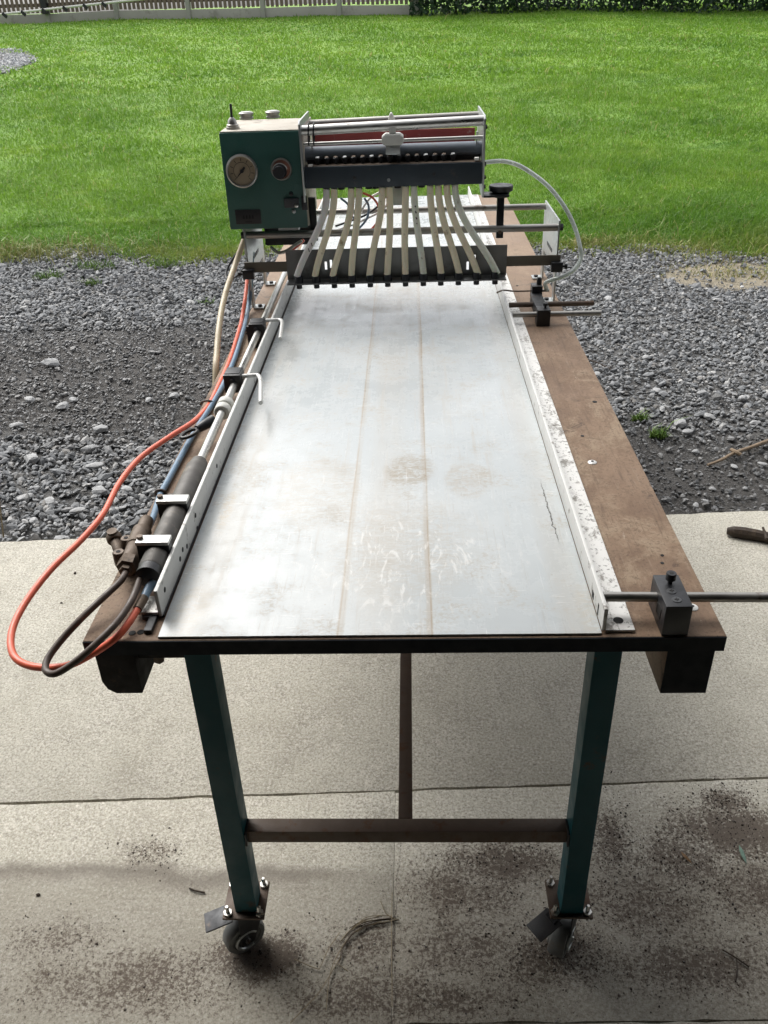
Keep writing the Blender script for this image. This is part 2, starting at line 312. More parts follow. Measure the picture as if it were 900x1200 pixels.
SOIL = [(860, 975, .26, .13, .75), (800, 1010, .20, .12, .6), (880, 1045, .22, .14, .55), (590, 1010, .24, .10, .65), (540, 1045, .22, .12, .55), (715, 985, .09, .16, .6), (765, 1060, .26, .14, .5), (640, 1120, .30, .13, .5), (305, 1122, .15, .08, .9), (820, 1130, .34, .13, .5), (150, 1150, .40, .12, .5), (420, 1110, .15, .10, .45),
        (470, 1170, .45, .09, .5), (540, 1110, .22, .14, .5), (660, 1105, .11, .08, .7), (70, 1100, .2, .09, .4), (850, 940, .11, .07, .6), (175, 1000, .10, .05, .4)]
xj = P(460, 1130, z=0).x
def concrete_mat():
    t = NT('worn_concrete'); x, y, z = t.xyz()
    big = t.noise(1.3, 5, .6); mid = t.noise(7, 6, .7); fine = t.noise(70, 5, .78); grit = t.noise(150, 4, .75); gr2 = t.noise(270, 2, .6)
    c = t.mix(t.ramp(big, .3, .7), (.44, .42, .345), (.54, .52, .44))
    c = t.mix(t.ramp(mid, .45, .75, 0, .4), c, (.33, .31, .255)); bl = t.noise(2.6, 7, .75, dist=.7); c = t.mix(t.ramp(bl, .50, .64, 0, .45), c, (.30, .28, .225)); c = t.mix(t.ramp(bl, .44, .34, 0, .35), c, (.60, .585, .51))
    c = t.mix(t.ramp(grit, .50, .60, 0, .7), c, (.27, .242, .20)); c = t.mix(t.ramp(grit, .46, .36, 0, .75), c, (.72, .69, .63))
    c = t.mix(t.ramp(gr2, .58, .68, 0, .75), c, (.13, .115, .095)); c = t.mix(t.ramp(fine, .56, .66, 0, .55), c, (.235, .21, .18))
    for sc_, kd, kl in ((310, .34, .26), (150, .2, .14)):
        cell = t.vor(sc_, out='Color'); cv = t.n('ShaderNodeSeparateColor'); t.put(cv.inputs[0], cell); cv = cv.outputs[0]
        vr = t.ramp(t.noise(5, 5, .7), .38, .62, .25, 1.3); c = t.mix(t.math('MULTIPLY', vr, t.ramp(cv, .26, .16, 0, kd)), c, (.19, .17, .14)); c = t.mix(t.math('MULTIPLY', vr, t.ramp(cv, .74, .86, 0, kl)), c, (.68, .65, .59))
    c = t.mix(t.ramp(t.vor(36), .05, .13, .6, 0), c, (.16, .14, .12))
    st = t.noise(30, 4, .7, stretch=(5, .3, 1)); c = t.mix(t.math('MULTIPLY', t.ramp(st, .55, .68, 0, .4), t.ramp(y, 1.5, 1.75)), c, (.28, .255, .22))
    # soiled floor inside the door line, its edge wandering
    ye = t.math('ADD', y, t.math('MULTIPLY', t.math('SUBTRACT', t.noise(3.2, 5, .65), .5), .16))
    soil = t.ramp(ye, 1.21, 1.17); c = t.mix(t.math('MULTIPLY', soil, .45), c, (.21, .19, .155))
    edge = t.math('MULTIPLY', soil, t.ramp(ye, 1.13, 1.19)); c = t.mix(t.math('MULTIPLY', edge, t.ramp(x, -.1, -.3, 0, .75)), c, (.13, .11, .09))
    tex = t.math('MULTIPLY_ADD', t.noise(120, 6, .85, dist=.4), 2.4, -.7); tx2 = t.noise(13, 7, .8, dist=.5); m = None
    for px, py, rx, ry, k in SOIL:
        p = P(px, py, z=0); dx = t.math('DIVIDE', t.math('SUBTRACT', x, p.x), rx); dy = t.math('DIVIDE', t.math('SUBTRACT', y, p.y), ry)
        d = t.math('SQRT', t.math('ADD', t.math('MULTIPLY', dx, dx), t.math('MULTIPLY', dy, dy)))
        d = t.ramp(d, 0, 1.15, k, 0); m = d if m is None else t.math('MAXIMUM', m, d)
    cov = t.math('ADD', t.math('MULTIPLY', m, .46), t.math('ADD', t.math('MULTIPLY', tx2, .45), t.math('MULTIPLY', tex, .55)))
    c = t.mix(t.ramp(cov, .66, .75, 0, .92), c, (.06, .043, .032))
    c = t.mix(t.math('MULTIPLY', t.ramp(cov, .58, .74, 0, .4), 1.0), c, (.15, .12, .092))
    crk = t.math('ABSOLUTE', t.math('SUBTRACT', t.math('ADD', x, t.math('MULTIPLY', t.math('SUBTRACT', t.noise(7, 6, .7), .5), .06)), xj + .004))
    c = t.mix(t.math('MULTIPLY', t.ramp(crk, .0004, .0014, .8, 0), t.ramp(y, 1.36, 1.1)), c, (.07, .055, .045))
    t.bump(t.math('ADD', t.math('MULTIPLY', fine, .8), t.math('ADD', grit, t.math('MULTIPLY', mid, .6))), .3, .002)
    return t.out(c, t.ramp(mid, .3, .7, .78, .92))
M['concrete'] = concrete_mat()
M['joint'] = simple('joint_dirt', (.075, .06, .048), .9, 0, .3, 30, None, 0, 9, .6, 90)

def damp(t):      # damp, trodden earth bands of the yard (1 = damp)
    x, y, z = t.xyz(); n = t.math('MULTIPLY', t.math('SUBTRACT', t.noise(1.1, 4, .6), .5), .9)
    yy = t.math('ADD', y, n)
    left = t.math('MULTIPLY', t.ramp(x, .2, -.2), t.math('MULTIPLY', t.ramp(yy, 3.2, 3.7), t.ramp(yy, 5.1, 4.5)))
    right = t.math('MULTIPLY', t.ramp(x, -.2, .2), t.ramp(yy, 3.7, 3.1))
    return t.math('MAXIMUM', left, right)
def earth_mat():
    t = NT('yard_earth'); d = damp(t); n = t.noise(9, 6, .7); f = t.noise(110, 5, .8); v = t.vor(70)
    c = t.mix(t.ramp(n, .35, .7), (.085, .083, .08), (.135, .132, .126))
    c = t.mix(t.math('MULTIPLY', d, .6), c, (.05, .043, .037)); c = t.mix(t.math('MULTIPLY', t.ramp(f, .50, .62, 0, .75), t.ramp(d, 0, 1, 1, .3)), c, (.21, .213, .215)); c = t.mix(t.ramp(v, .30, .05, 0, .6), c, (.19, .192, .195))
    x, y, z = t.xyz(); p = G(862, 320); dx = t.math('DIVIDE', t.math('SUBTRACT', x, p.x), .6); dy = t.math('DIVIDE', t.math('SUBTRACT', y, p.y), .36)
    sd_ = t.math('ADD', t.math('SQRT', t.math('ADD', t.math('MULTIPLY', dx, dx), t.math('MULTIPLY', dy, dy))), t.math('MULTIPLY', t.math('SUBTRACT', t.noise(5, 6, .7), .5), 1.2))
    c = t.mix(t.ramp(sd_, 1.05, .6, 0, .85), c, (.36, .31, .22))            # sandy bare patch by the lawn edge
    t.bump(t.math('ADD', f, t.math('MULTIPLY', v, .6)), .9, .012); return t.out(c, .85)
M['earth'] = earth_mat()
def stone_mat(name, light=1.0, dampen=True):
    t = NT(name); ri = t.n('ShaderNodeNewGeometry').outputs['Random Per Island']
    c = t.cramp(ri, [(0, sc((.105, .11, .115), light)), (.35, sc((.18, .188, .195), light)), (.7, sc((.25, .258, .266), light)), (.92, sc((.34, .342, .34), light)), (1, sc((.46, .455, .44), light))])
    c = t.mix(t.math('FRACT', t.math('MULTIPLY', ri, 37.3)), c, sc((.2, .175, .145), light)) if False else t.mix(t.ramp(t.math('FRACT', t.math('MULTIPLY', ri, 37.3)), .8, 1, 0, .5), c, sc((.17, .145, .115), light))
    c = t.mix(t.ramp(t.noise(150, 4, .7), .5, .75, 0, .4), c, (.07, .068, .064))
    rg = .7
    if dampen:
        d = damp(t); c = t.mix(t.math('MULTIPLY', d, .6), c, (.05, .047, .044)); rg = t.ramp(d, 0, 1, .66, .42)
    t.bump(t.noise(190, 4, .7), .35, .0015); return t.out(c, rg)
M['stones'] = stone_mat('grey_gravel'); M['stones_pale'] = stone_mat('pale_gravel', 1.7, False); M['stone_big'] = stone_mat('grey_stone', 1.15, False)
def grass_cols(t, island=True):
    p1 = t.noise(.33, 4, .6, stretch=(.8, 1.1, 1)); p2 = t.noise(1.2, 6, .72, stretch=(.9, 1.3, 1), dist=.6); p3 = t.noise(4.5, 5, .7); x, y, z = t.xyz()
    c = t.mix(t.ramp(p1, .35, .66), (.155, .30, .026), (.21, .37, .037))
    c = t.mix(t.ramp(y, 6.4, 8.6, .55, 0), c, (.085, .22, .02))                # longer, darker growth near the gravel
    c = t.mix(t.ramp(p2, .52, .68, 0, .7), c, (.30, .44, .055)); c = t.mix(t.ramp(p2, .46, .34, 0, .6), c, (.075, .20, .018))
    c = t.mix(t.ramp(p3, .58, .70, 0, .5), c, (.24, .39, .055)); c = t.mix(t.ramp(p3, .42, .32, 0, .5), c, (.07, .18, .016))
    c = t.mix(t.ramp(t.noise(.8, 5, .7), .66, .74, 0, .5), c, (.36, .36, .12))
    if island:
        ri = t.n('ShaderNodeNewGeometry').outputs['Random Per Island']
        c = t.mix(t.ramp(ri, .0, .4, .45, 0), c, (.07, .18, .018)); c = t.mix(t.ramp(ri, .8, 1, 0, .6), c, (.30, .45, .085))
        c = t.mix(t.ramp(ri, .965, .97, 0, .7), c, (.46, .40, .19))
    return c
def grass_mat():
    t = NT('grass_blades'); c = grass_cols(t); x, y, z = t.xyz()
    ye = t.math('ADD', y, t.math('MULTIPLY', t.math('SUBTRACT', t.noise(1.7, 4), .5), 1.0))
    c = t.mix(t.math('MULTIPLY', t.ramp(ye, 6.75, 6.15, 0, .75), t.ramp(t.noise(3, 3), .35, .6, .3, 1)), c, (.30, .29, .075))     # yellowed fringe along the gravel
    m = t.out(c, .5, 0); tr = t.n('ShaderNodeBsdfTranslucent'); t.put(tr.inputs['Color'], c)
    mx = t.n('ShaderNodeMixShader'); mx.inputs[0].default_value = .45; t.t.links.new(t.b.outputs[0], mx.inputs[1]); t.t.links.new(tr.outputs[0], mx.inputs[2])
    t.t.links.new(mx.outputs[0], t.t.nodes['Material Output'].inputs[0]); return m
M['grass'] = grass_mat()
def lawn_mat():
    t = NT('lawn_turf'); c = grass_cols(t, False); c = t.mix(t.ramp(t.noise(60, 5, .8), .4, .7, 0, .4), c, (.09, .2, .022))
    t.bump(t.noise(90, 4, .8), .8, .02); return t.out(c, .8)
M['lawn'] = lawn_mat()
def leaf_mat(name, a, b):
    t = NT(name); ri = t.n('ShaderNodeNewGeometry').outputs['Random Per Island']
    return t.out(t.mix(ri, a, b), .5)
M['hedge'] = leaf_mat('dark_hedge_leaves', (.008, .026, .012), (.03, .075, .026))
M['weed'] = leaf_mat('weed_blades', (.09, .19, .025), (.2, .3, .06))
M['weed_dry'] = leaf_mat('dry_weed_blades', (.17, .24, .045), (.46, .40, .17))
M['crumb'] = leaf_mat('dark_soil_crumbs', (.018, .012, .009), (.085, .06, .042))

# ================================================================== SETTING
# concrete floor: slabs with open joints over a dirt-filled base
def line_y(p, q): k = (q.y - p.y) / (q.x - p.x); return lambda x: p.y + k * (x - p.x)
e_out = line_y(P(0, 635, z=0), P(900, 598, z=0)); e_seam = line_y(P(0, 942, z=0), P(900, 912, z=0)); e_in = line_y(P(600, 1199, z=0), P(900, 1195, z=0))
xj = P(460, 1130, z=0).x
cf = obj('concrete_floor', MB().box(-4, 4, -4, 2.4, -.12, -.022), M['joint'], kind='structure')
def slab(x0, x1, ya, yb, bv=.0018):
    n = 90; mb = MB()
    xs = [x0 + (x1 - x0) * i / n for i in range(n + 1)]
    lo = [(x, ya(x) + rng.normal(0, .0014)) for x in xs]; hi = [(x, yb(x) + rng.normal(0, .0014)) for x in xs]
    mb.prism([(x, y, -.11) for x, y in lo] + [(x, y, -.11) for x, y in reversed(hi)], (0, 0, .11))
    obj('slab', mb, M['concrete'], cf, bevel=bv)
g2 = .0034
for xa, xb in ((-4, -1.9), (-1.9 + .004, 1.7), (1.704, 4)): slab(xa, xb, lambda x: e_seam(x) + g2, e_out)
for xa, xb in ((-4, xj - .0004), (xj + .0004, 4)): slab(xa, xb, lambda x: e_in(x) + .0015, lambda x: e_seam(x) - g2, .0005)
for xa, xb in ((-4, xj - .0004), (xj + .0004, 4)): slab(xa, xb, lambda x: -2.0, lambda x: e_in(x) - .0015, .0005)

def fringe(x): return 6.42 + .16 * np.sin(x * 1.9 + 1) + .10 * np.sin(x * 4.3) - .22 * np.clip(x - 1.3, 0, 2) - .12 * np.clip(-x - 2.2, 0, 2)
def sheet_grid(name, xs, ys_fn, nv, zoff, mat, **kw):
    V = []; nx = len(xs)
    for j in range(nv + 1):
        for x in xs: y = ys_fn(x, j / nv); V.append((x, y, float(gz(x, y)) + zoff(x, y)))
    V = np.array(V); i = np.arange(nx - 1); Fc = np.concatenate([np.stack([j * nx + i, j * nx + i + 1, (j + 1) * nx + i + 1, (j + 1) * nx + i], 1) for j in range(nv)])
    return raw(name, V, Fc, mat, smooth=True, kind='structure', **kw)
xs = np.concatenate([np.linspace(-30, -6, 8)[:-1], np.linspace(-6, 6, 80), np.linspace(6, 30, 8)[1:]])
sheet_grid('gravel_yard', xs, lambda x, v: 2.35 + v * (fringe(x) + .3 - 2.35), 40, lambda x, y: -.02 if y < 2.72 else -.006 + .006 * math.sin(x * 7) * math.sin(y * 9) - .06 * max(0, min(1, (y - fringe(x) + .05) / .25)), M['earth'])
xs2 = np.concatenate([np.linspace(-400, -20, 12)[:-1], np.linspace(-20, 20, 100), np.linspace(20, 400, 12)[1:]])
sheet_grid('lawn', xs2, lambda x, v: fringe(max(-6, min(6, x))) + (v / .75) * 19 if v < .75 else 25.6 + ((v - .75) / .25) ** 2 * 600, 80, lambda x, y: 0., M['lawn'])

# ------------------------------------------------------------------ gravel
ICO = None
def ico_variants(k, sub):
    out = []
    bm = bmesh.new(); bmesh.ops.create_icosphere(bm, subdivisions=sub, radius=1); bm.verts.ensure_lookup_table()
    v = np.array([tuple(p.co) for p in bm.verts]); f = np.array([[q.index for q in p.verts] for p in bm.faces]); bm.free()
    for i in range(k):
        w = v * (1 + rng.uniform(-.28, .28, (len(v), 1)) * (1 if sub == 1 else .55)); w *= np.array([1, rng.uniform(.6, .95), rng.uniform(.30, .52)])
        for _ in range(3):                                # chop flat facets
            d = rng.normal(size=3); d /= np.linalg.norm(d); lim = rng.uniform(.45, .75); s = w @ d; w = w - np.outer(np.clip(s - lim, 0, None), d)
        out.append((w, f))
    return out
def scatter(px, py, size, variants, zl=.25, tilt=.45, zfn=None):
    Vs, Fs = [], []; off = 0; n = len(px); which = rng.integers(0, len(variants), n); zz = (zfn or gz)(px, py)
    for k, (v, f) in enumerate(variants):
        ii = np.where(which == k)[0]; m = len(ii)
        if not m: continue
        a = rng.uniform(0, 2 * np.pi, m); tx = rng.normal(0, tilt, m); ty = rng.normal(0, tilt, m)
        p = v[None] * size[ii, None, None] * np.stack([rng.uniform(.8, 1.25, m), rng.uniform(.8, 1.2, m), rng.uniform(.8, 1.2, m)], 1)[:, None]
        x, y, z = p[..., 0], p[..., 1], p[..., 2]
        y, z = y * np.cos(tx)[:, None] - z * np.sin(tx)[:, None], y * np.sin(tx)[:, None] + z * np.cos(tx)[:, None]
        x, z = x * np.cos(ty)[:, None] + z * np.sin(ty)[:, None], -x * np.sin(ty)[:, None] + z * np.cos(ty)[:, None]
        x, y = x * np.cos(a)[:, None] - y * np.sin(a)[:, None], x * np.sin(a)[:, None] + y * np.cos(a)[:, None]
        p = np.stack([x + px[ii, None], y + py[ii, None], z + (zz[ii] + size[ii] * zl)[:, None]], 2).reshape(-1, 3)
        Vs.append(p); Fs.append((f[None] + (np.arange(m) * len(v))[:, None, None]).reshape(-1, 3) + off); off += m * len(v)
    return np.concatenate(Vs), np.concatenate(Fs)
var1 = ico_variants(14, 1); var2 = ico_variants(8, 2)
N = 104000
gx = rng.uniform(-4.2, 3.5, N); gy = 2.5 + (rng.uniform(0, 1, N) ** 1.0) * 4.2
ok = (gx > -.44 * gy - .9) & (gx < .34 * gy + .9) & (gy > e_out(gx) + .012) & (gy < fringe(gx) + .1)
gx, gy = gx[ok], gy[ok]; nz = .5 * np.sin(gx * 2.1 + gy) + .5 * np.sin(gy * 3.3 - gx * 1.4)
yy = gy + .25 * nz
bandL = (gx < 0) & (yy > 3.5) & (yy < 4.9); bandR = (gx > 0) & (yy < 3.3)
keep = rng.uniform(0, 1, len(gx)) < np.where(bandL, .95, np.where(bandR, .75, 1.0))
sandy = G(862, 320); keep &= ~((np.hypot((gx - sandy.x) / .5, (gy - sandy.y) / .3) < 1 + .35 * nz) & (rng.uniform(0, 1, len(gx)) < .8))
keep &= ~((np.abs(gx + .02) < .35) & (gy < 4.2) & (rng.uniform(0, 1, len(gx)) < .7))
gx, gy, bandL, bandR = gx[keep], gy[keep], bandL[keep], bandR[keep]
size = rng.lognormal(0, .36, len(gx)) * np.where(bandL, .0075, np.where(bandR, .0072, np.where(gx > 0, .0102, np.where(gy < 3.6, .0118, .0118))))
size = np.clip(size, .004, .036)
V, Fc = scatter(gx, gy, size, var1)
raw('gravel', V, Fc, M['stones'], 'loose grey angular gravel covering the yard between concrete and lawn', 'gravel', kind='stuff')

# larger stones, each a thing
big_px = [(62, 428, 26), (38, 540, 24), (105, 528, 22), (112, 548, 22), (118, 578, 26), (118, 505, 20), (30, 585, 22), (60, 590, 22), (92, 600, 20), (150, 575, 18), (20, 500, 16), (75, 478, 20), (165, 527, 14),
          (86, 470, 13), (175, 470, 13), (36, 470, 16), (205, 465, 16), (130, 610, 16), (40, 612, 16), (152, 545, 18), (778, 481, 18), (797, 498, 20), (830, 490, 18), (805, 508, 16), (822, 463, 16), (870, 468, 14), (770, 460, 15),
          (885, 497, 14), (815, 530, 11), (860, 548, 12), (893, 545, 12), (795, 552, 10), (826, 588, 10), (815, 593, 12), (835, 574, 9), (873, 573, 8), (700, 440, 12), (713, 352, 14), (725, 470, 14), (757, 420, 12)]
for px, py, w in big_px:
    p = G(px, py); s = w / 985 * p.y * 1.02 * .5; v, f = var2[random.randrange(8)]; a = random.uniform(0, 6.28); sx = random.uniform(.9, 1.1)
    w_ = np.stack([(v[:, 0] * math.cos(a) - v[:, 1] * math.sin(a)) * s * 1.12, (v[:, 0] * math.sin(a) + v[:, 1] * math.cos(a)) * s, v[:, 2] * s * .9], 1)
    w_ += np.array([p.x, p.y, float(gz(p.x, p.y)) + s * .28])
    lab = ('broad flat stone alone on the dark trodden earth, red hose side' if (px, py) == (62, 428) else 'large grey stone among pebbles near the concrete, red hose side' if px < 300 and py > 560 else
           'large pale stone along the dark trodden earth, red hose side' if px < 300 else 'small stone on bare dark earth near the wood chunk' if py > 525 else 'grey stone in the gravel near weed sprigs and stick' if py > 445 else 'grey stone in the light gravel beside the right brown board')
    raw('stone', w_, f, M['stone_big'], lab, 'stone', 'larger stones lying in the gravel', smooth=False)
for px, py, w, lab in [(88, 672, 7, 'larger dark clod on clean concrete inside the red hose loop'), (72, 707, 5, 'tiny dark clod on clean concrete inside the red hose loop'), (45, 1049, 6, 'dark clod on the soiled floor away from the casters')]:
    p = P(px, py, z=0); s = w / 985 * 1.5 * .6; v, f = var2[random.randrange(8)]
    raw('pebble', v * s + np.array([p.x, p.y, s * .4]), f, M['dark_wood'], lab, 'pebble', 'small dark clods on the concrete')
# pale gravel patch in the lawn at far left
pc = [G(-60, 60), G(10, 58), G(32, 63), G(38, 70), G(28, 77), G(8, 86), G(-60, 100)]
V = np.array([(p.x, p.y, float(gz(p.x, p.y)) + .02) for p in pc]); cen = V.mean(0)
raw('gravel_patch', np.vstack([V, cen]), np.array([[i, (i + 1) % 7, 7] for i in range(7)]), M['earth'], kind='structure')
cx = []; 
while len(cx) < 2600:
    a, b = rng.integers(0, 7), rng.uniform(0, 1, 2); s, q = np.sqrt(b[0]), b[1]; A, B_ = V[a], V[(a + 1) % 7]
    pnt = cen * (1 - s) + A * s * (1 - q) + B_ * s * q; cx.append(pnt + rng.normal(0, .06, 3))
cx = np.array(cx); Vp, Fp = scatter(cx[:, 0], cx[:, 1], rng.uniform(.02, .045, len(cx)), var1)
raw('pale_gravel', Vp, Fp, M['stones_pale'], 'pale gravel patch let into the lawn near the slatted fence', 'gravel', kind='stuff')

# ------------------------------------------------------------------ grass
def blades(x, y, h, w, bend, zf=gz):
    n = len(x); a = rng.uniform(0, 2 * np.pi, n); lean = rng.uniform(0, 2 * np.pi, n); b = h * rng.uniform(.15, 1, n) * bend; z = zf(x, y) - .004
    dx, dy = np.cos(a) * w / 2, np.sin(a) * w / 2; lx, ly = np.cos(lean) * b, np.sin(lean) * b
    V = np.empty((n, 5, 3)); zc = h * .55
    V[:, 0] = np.stack([x - dx, y - dy, z], 1); V[:, 1] = np.stack([x + dx, y + dy, z], 1)
    V[:, 2] = np.stack([x + dx * .8 + lx * .3, y + dy * .8 + ly * .3, z + zc], 1); V[:, 3] = np.stack([x - dx * .8 + lx * .3, y - dy * .8 + ly * .3, z + zc], 1)
    V[:, 4] = np.stack([x + lx, y + ly, z + h * (1 - .25 * (b / np.maximum(h, 1e-6)) ** 2)], 1)
    o = (np.arange(n) * 5)[:, None]
    return V.reshape(-1, 3), np.concatenate([o + [0, 1, 2], o + [0, 2, 3], o + [3, 2, 4]])
def lawn_zone(y0, y1, n, h, w):
    y = rng.uniform(y0, y1, n); x = rng.uniform(-1, 1, n); x = np.where(x < 0, x * (.50 * y + 1.0), x * (.40 * y + .8)); m = y > fringe(np.clip(x, -6, 6)) - .02 + rng.normal(0, .07, n)
    pv = V  # patch outline (left gravel)
    m &= ~((x < cen[0] + 1.2) & (y > pv[:, 1].min() + .1) & (y < pv[:, 1].max() - .1) & (x < -.47 * y + 1.2) & (np.hypot((x - cen[0]) / 2.0, (y - cen[1]) / 1.6) < .62))
    x, y = x[m], y[m]; cl = np.sin(x * 5.1 + 2 * np.sin(y * 2.2)) * np.sin(y * 4.3 + 2 * np.sin(x * 1.7)); hh = h * rng.lognormal(0, .34, len(x)) * (1 + .3 * np.sin(x * 1.7 + y * 2.3) * np.sin(x * .9 - y * 1.1) + .35 * np.clip(cl, -.5, 1)) * (1 + .25 * np.clip((7.4 - y) / 1.2, 0, 1))
    return blades(x, y, hh, w * rng.uniform(.7, 1.3, len(x)), 1.5)
parts = [lawn_zone(6.0, 7.3, 70000, .042, .006), lawn_zone(7.2, 9.5, 95000, .040, .006), lawn_zone(9.5, 14, 95000, .040, .010), lawn_zone(14, 24.6, 110000, .040, .02)]
off = 0; VV = []; FF = []
for v, f in parts: VV.append(v); FF.append(f + off); off += len(v)
raw('grass', np.concatenate(VV), np.concatenate(FF), M['grass'], 'bright green mown lawn grass rising towards the fence', 'grass', kind='stuff')
# weed tufts standing in the gravel
edge_v, edge_f = [], []
for px, py, n, r, h, dry in [(58, 326, 120, .10, .05, 0), (112, 314, 180, .16, .05, 0), (108, 333, 70, .06, .04, 0), (195, 312, 120, .12, .05, 0), (60, 298, 500, .55, .09, 0), (10, 300, 300, .4, .09, 0), (772, 512, 160, .035, .035, 0), (750, 492, 90, .035, .03, 0), (245, 356, 40, .05, .03, 0),
                             (745, 288, 420, .45, .05, 1), (845, 298, 420, .5, .045, 1), (690, 286, 260, .22, .055, 1), (880, 320, 240, .35, .025, 1), (835, 318, 240, .35, .02, 1), (170, 293, 260, .5, .06, 0)]:
    p = G(px, py); a = rng.uniform(0, 6.28, n); q = r * np.sqrt(rng.uniform(0, 1, n)) * rng.uniform(.5, 1, n)
    v, f = blades(p.x + q * np.cos(a) * 1.3, p.y + q * np.sin(a) * .6, h * rng.lognormal(0, .4, n), np.full(n, .006), 1.2)
    if r > .2:
        edge_v.append(v); edge_f.append(f + sum(map(len, edge_v[:-1]))); continue
    raw('weed_tuft', v, f, M['weed'],
        {772: 'bright green weed tuft beside the right board of the table', 750: 'sparse green weed sprig just behind the bright tuft by the table'}.get(px, 'small green weed tuft in the gravel near the lawn edge'), 'weed', 'green weeds in the gravel')

raw('edge_grass', np.concatenate(edge_v), np.concatenate(edge_f), M['weed_dry'], 'yellowed rough grass along the edge of lawn and gravel', 'grass', kind='stuff')
# ------------------------------------------------------------------ fence, pole, hedge
post_px = [(-30, 24.3), (57, 22), (138, 20.5), (222, 19), (309, 17.5), (398, 15.5), (488, 13.5)]
yf = [25.35, 25.0, 24.65, 24.3, 24.0, 23.7, 23.4]
pp = [P(a, b, y=y) for (a, b), y in zip(post_px, yf)]
for p in pp: p.z = float(gz(p.x, p.y)) - .02
fe = empty('fence', pp[3], 'weathered vertical slat fence with concrete posts and low concrete boards across the lawn', 'fence')
dirf = (pp[-1] - pp[0]); dirf.z = 0; dirf.normalize(); nf = Vector((dirf.y, -dirf.x, 0))      # nf points to the camera
for i, p in enumerate(pp):
    obj('post', MB().obox(p + Vector((0, 0, .95)), dirf * .055, nf * .06, (0, 0, .97)), M['post'], fe, bevel=.008)
for a, b in zip(pp[:-1], pp[1:]):
    d = b - a; L = d.length; m = (a + b) / 2; up = Vector((0, 0, 1)); dd = d.normalized()
    obj('gravel_board', MB().obox(m + up * .10, dd * (L / 2 - .04), nf * .025, up * .125), M['board_c'], fe, bevel=.006)
    for zz in (.42, 1.05, 1.6): obj('rail', MB().obox(m + up * zz - nf * .035, dd * (L / 2 - .04), nf * .018, up * .04), M['slat'], fe)
    k = 15
    sm = None
    for j in range(k):
        c = a + d * ((j + .5) / k * .93 + .035)
        s = obj('slat', MB().obox(c + up * (.99 + random.uniform(-.01, .01)), dd * .037, nf * (.011), up * .75), M['slat'], fe)
pl = empty('barrier_pole', P(50, 12, y=24.7), 'pale thin pole with dark clips sloping across the front of the fence', 'pole')
A, B_ = P(-30, 20, y=24.9), P(175, -2, y=24.1)
obj('tube', MB().cyl(A, B_, .028, 10), M['white'], pl)
for t in (.18, .29, .41, .53, .645, .75): 
    c = A.lerp(B_, t); obj('clip', MB().obox(c + Vector((0, -.02, -.03)), (.045, 0, -.045), (0, .03, 0), (.02, 0, .03)), M['black'], pl)
obj('pole_foot', MB().box(A.x - .05, A.x + .05, A.y - .05, A.y + .05, float(gz(A.x, A.y)) - .05, A.z + .03), M['black'], pl)
obj('pole_bracket', MB().obox(pp[1] + Vector((0, -.1, .42)), (.07, 0, 0), (0, .09, 0), (0, 0, .2)), M['black'], pl)

ha, hb = P(480, 12.5, y=23.2), P(1000, 13, y=22.3); ha.z = float(gz(ha.x, ha.y)); hb.z = float(gz(hb.x, hb.y))
hd = empty('hedge', ha, 'dense dark evergreen hedge closing off the lawn beside the fence', 'hedge')
n = 42000; t = rng.uniform(0, 1, n); L = (hb - ha); nrm = np.array([L.y, -L.x]) / math.hypot(L.x, L.y)
dep = rng.uniform(0, 1, n) ** 2 * .9; hgt = 1.9 * rng.uniform(0, 1, n) ** .8
lump = .16 * np.sin(t * 31) + .10 * np.sin(t * 67 + hgt * 4) + .05 * np.sin(hgt * 9 + t * 120)
hx = ha.x + L.x * t - nrm[0] * (dep - .1) + nrm[0] * lump; hy = ha.y + L.y * t - nrm[1] * (dep - .1) + nrm[1] * lump; hz = gz(hx, hy) + hgt * (1 + .1 * np.sin(t * 20)) - .02
c = np.stack([hx, hy, hz], 1); u = rng.normal(size=(n, 3)); u /= np.linalg.norm(u, axis=1)[:, None]; w = np.cross(u, rng.normal(size=(n, 3))); w /= np.linalg.norm(w, axis=1)[:, None]
s = rng.uniform(.025, .05, n)[:, None]; V4 = np.stack([c - u * s * 1.6, c - w * s * .7, c + u * s * 1.6, c + w * s * .7], 1).reshape(-1, 3)
raw('foliage', V4 - np.array(ha), np.arange(n * 4).reshape(-1, 4), M['hedge'], parent=hd)
for k in range(14):
    q = ha.lerp(hb, (k + .5) / 14) + Vector((-nrm[0] * .3, -nrm[1] * .3, -.05)); obj('stem', MB().cyl(q, q + Vector((.05, 0, 1.5)), .035, 7, .012), M['bark'], hd)

# ------------------------------------------------------------------ the shed the camera stands in (its roof shades the near floor)
sh = empty('shed', (0, 0, 0), 'dark open-fronted shed over the near end of the concrete floor', 'shed')
SY, SZ = 1.42, 2.55
obj('roof', MB().box(-3.6, 3.6, -4.2, SY, SZ + .35, SZ + .43), M['shed'], sh)
obj('lintel', MB().box(-3.6, 3.6, SY - .12, SY - .005, SZ, SZ + .35), M['shed'], sh)
obj('back_wall', MB().box(-3.6, 3.6, -4.1, -4.0, 0, SZ + .35), M['shed'], sh)
for x in (-3.6, 3.5): obj('side_wall', MB().box(x, x + .1, -3.99, SY - .01, 0, SZ + .35), M['shed'], sh)
for x in (-3.49, 3.19): obj('door_jamb', MB().box(x, x + .3, SY - .11, SY - .01, 0, SZ), M['shed'], sh)

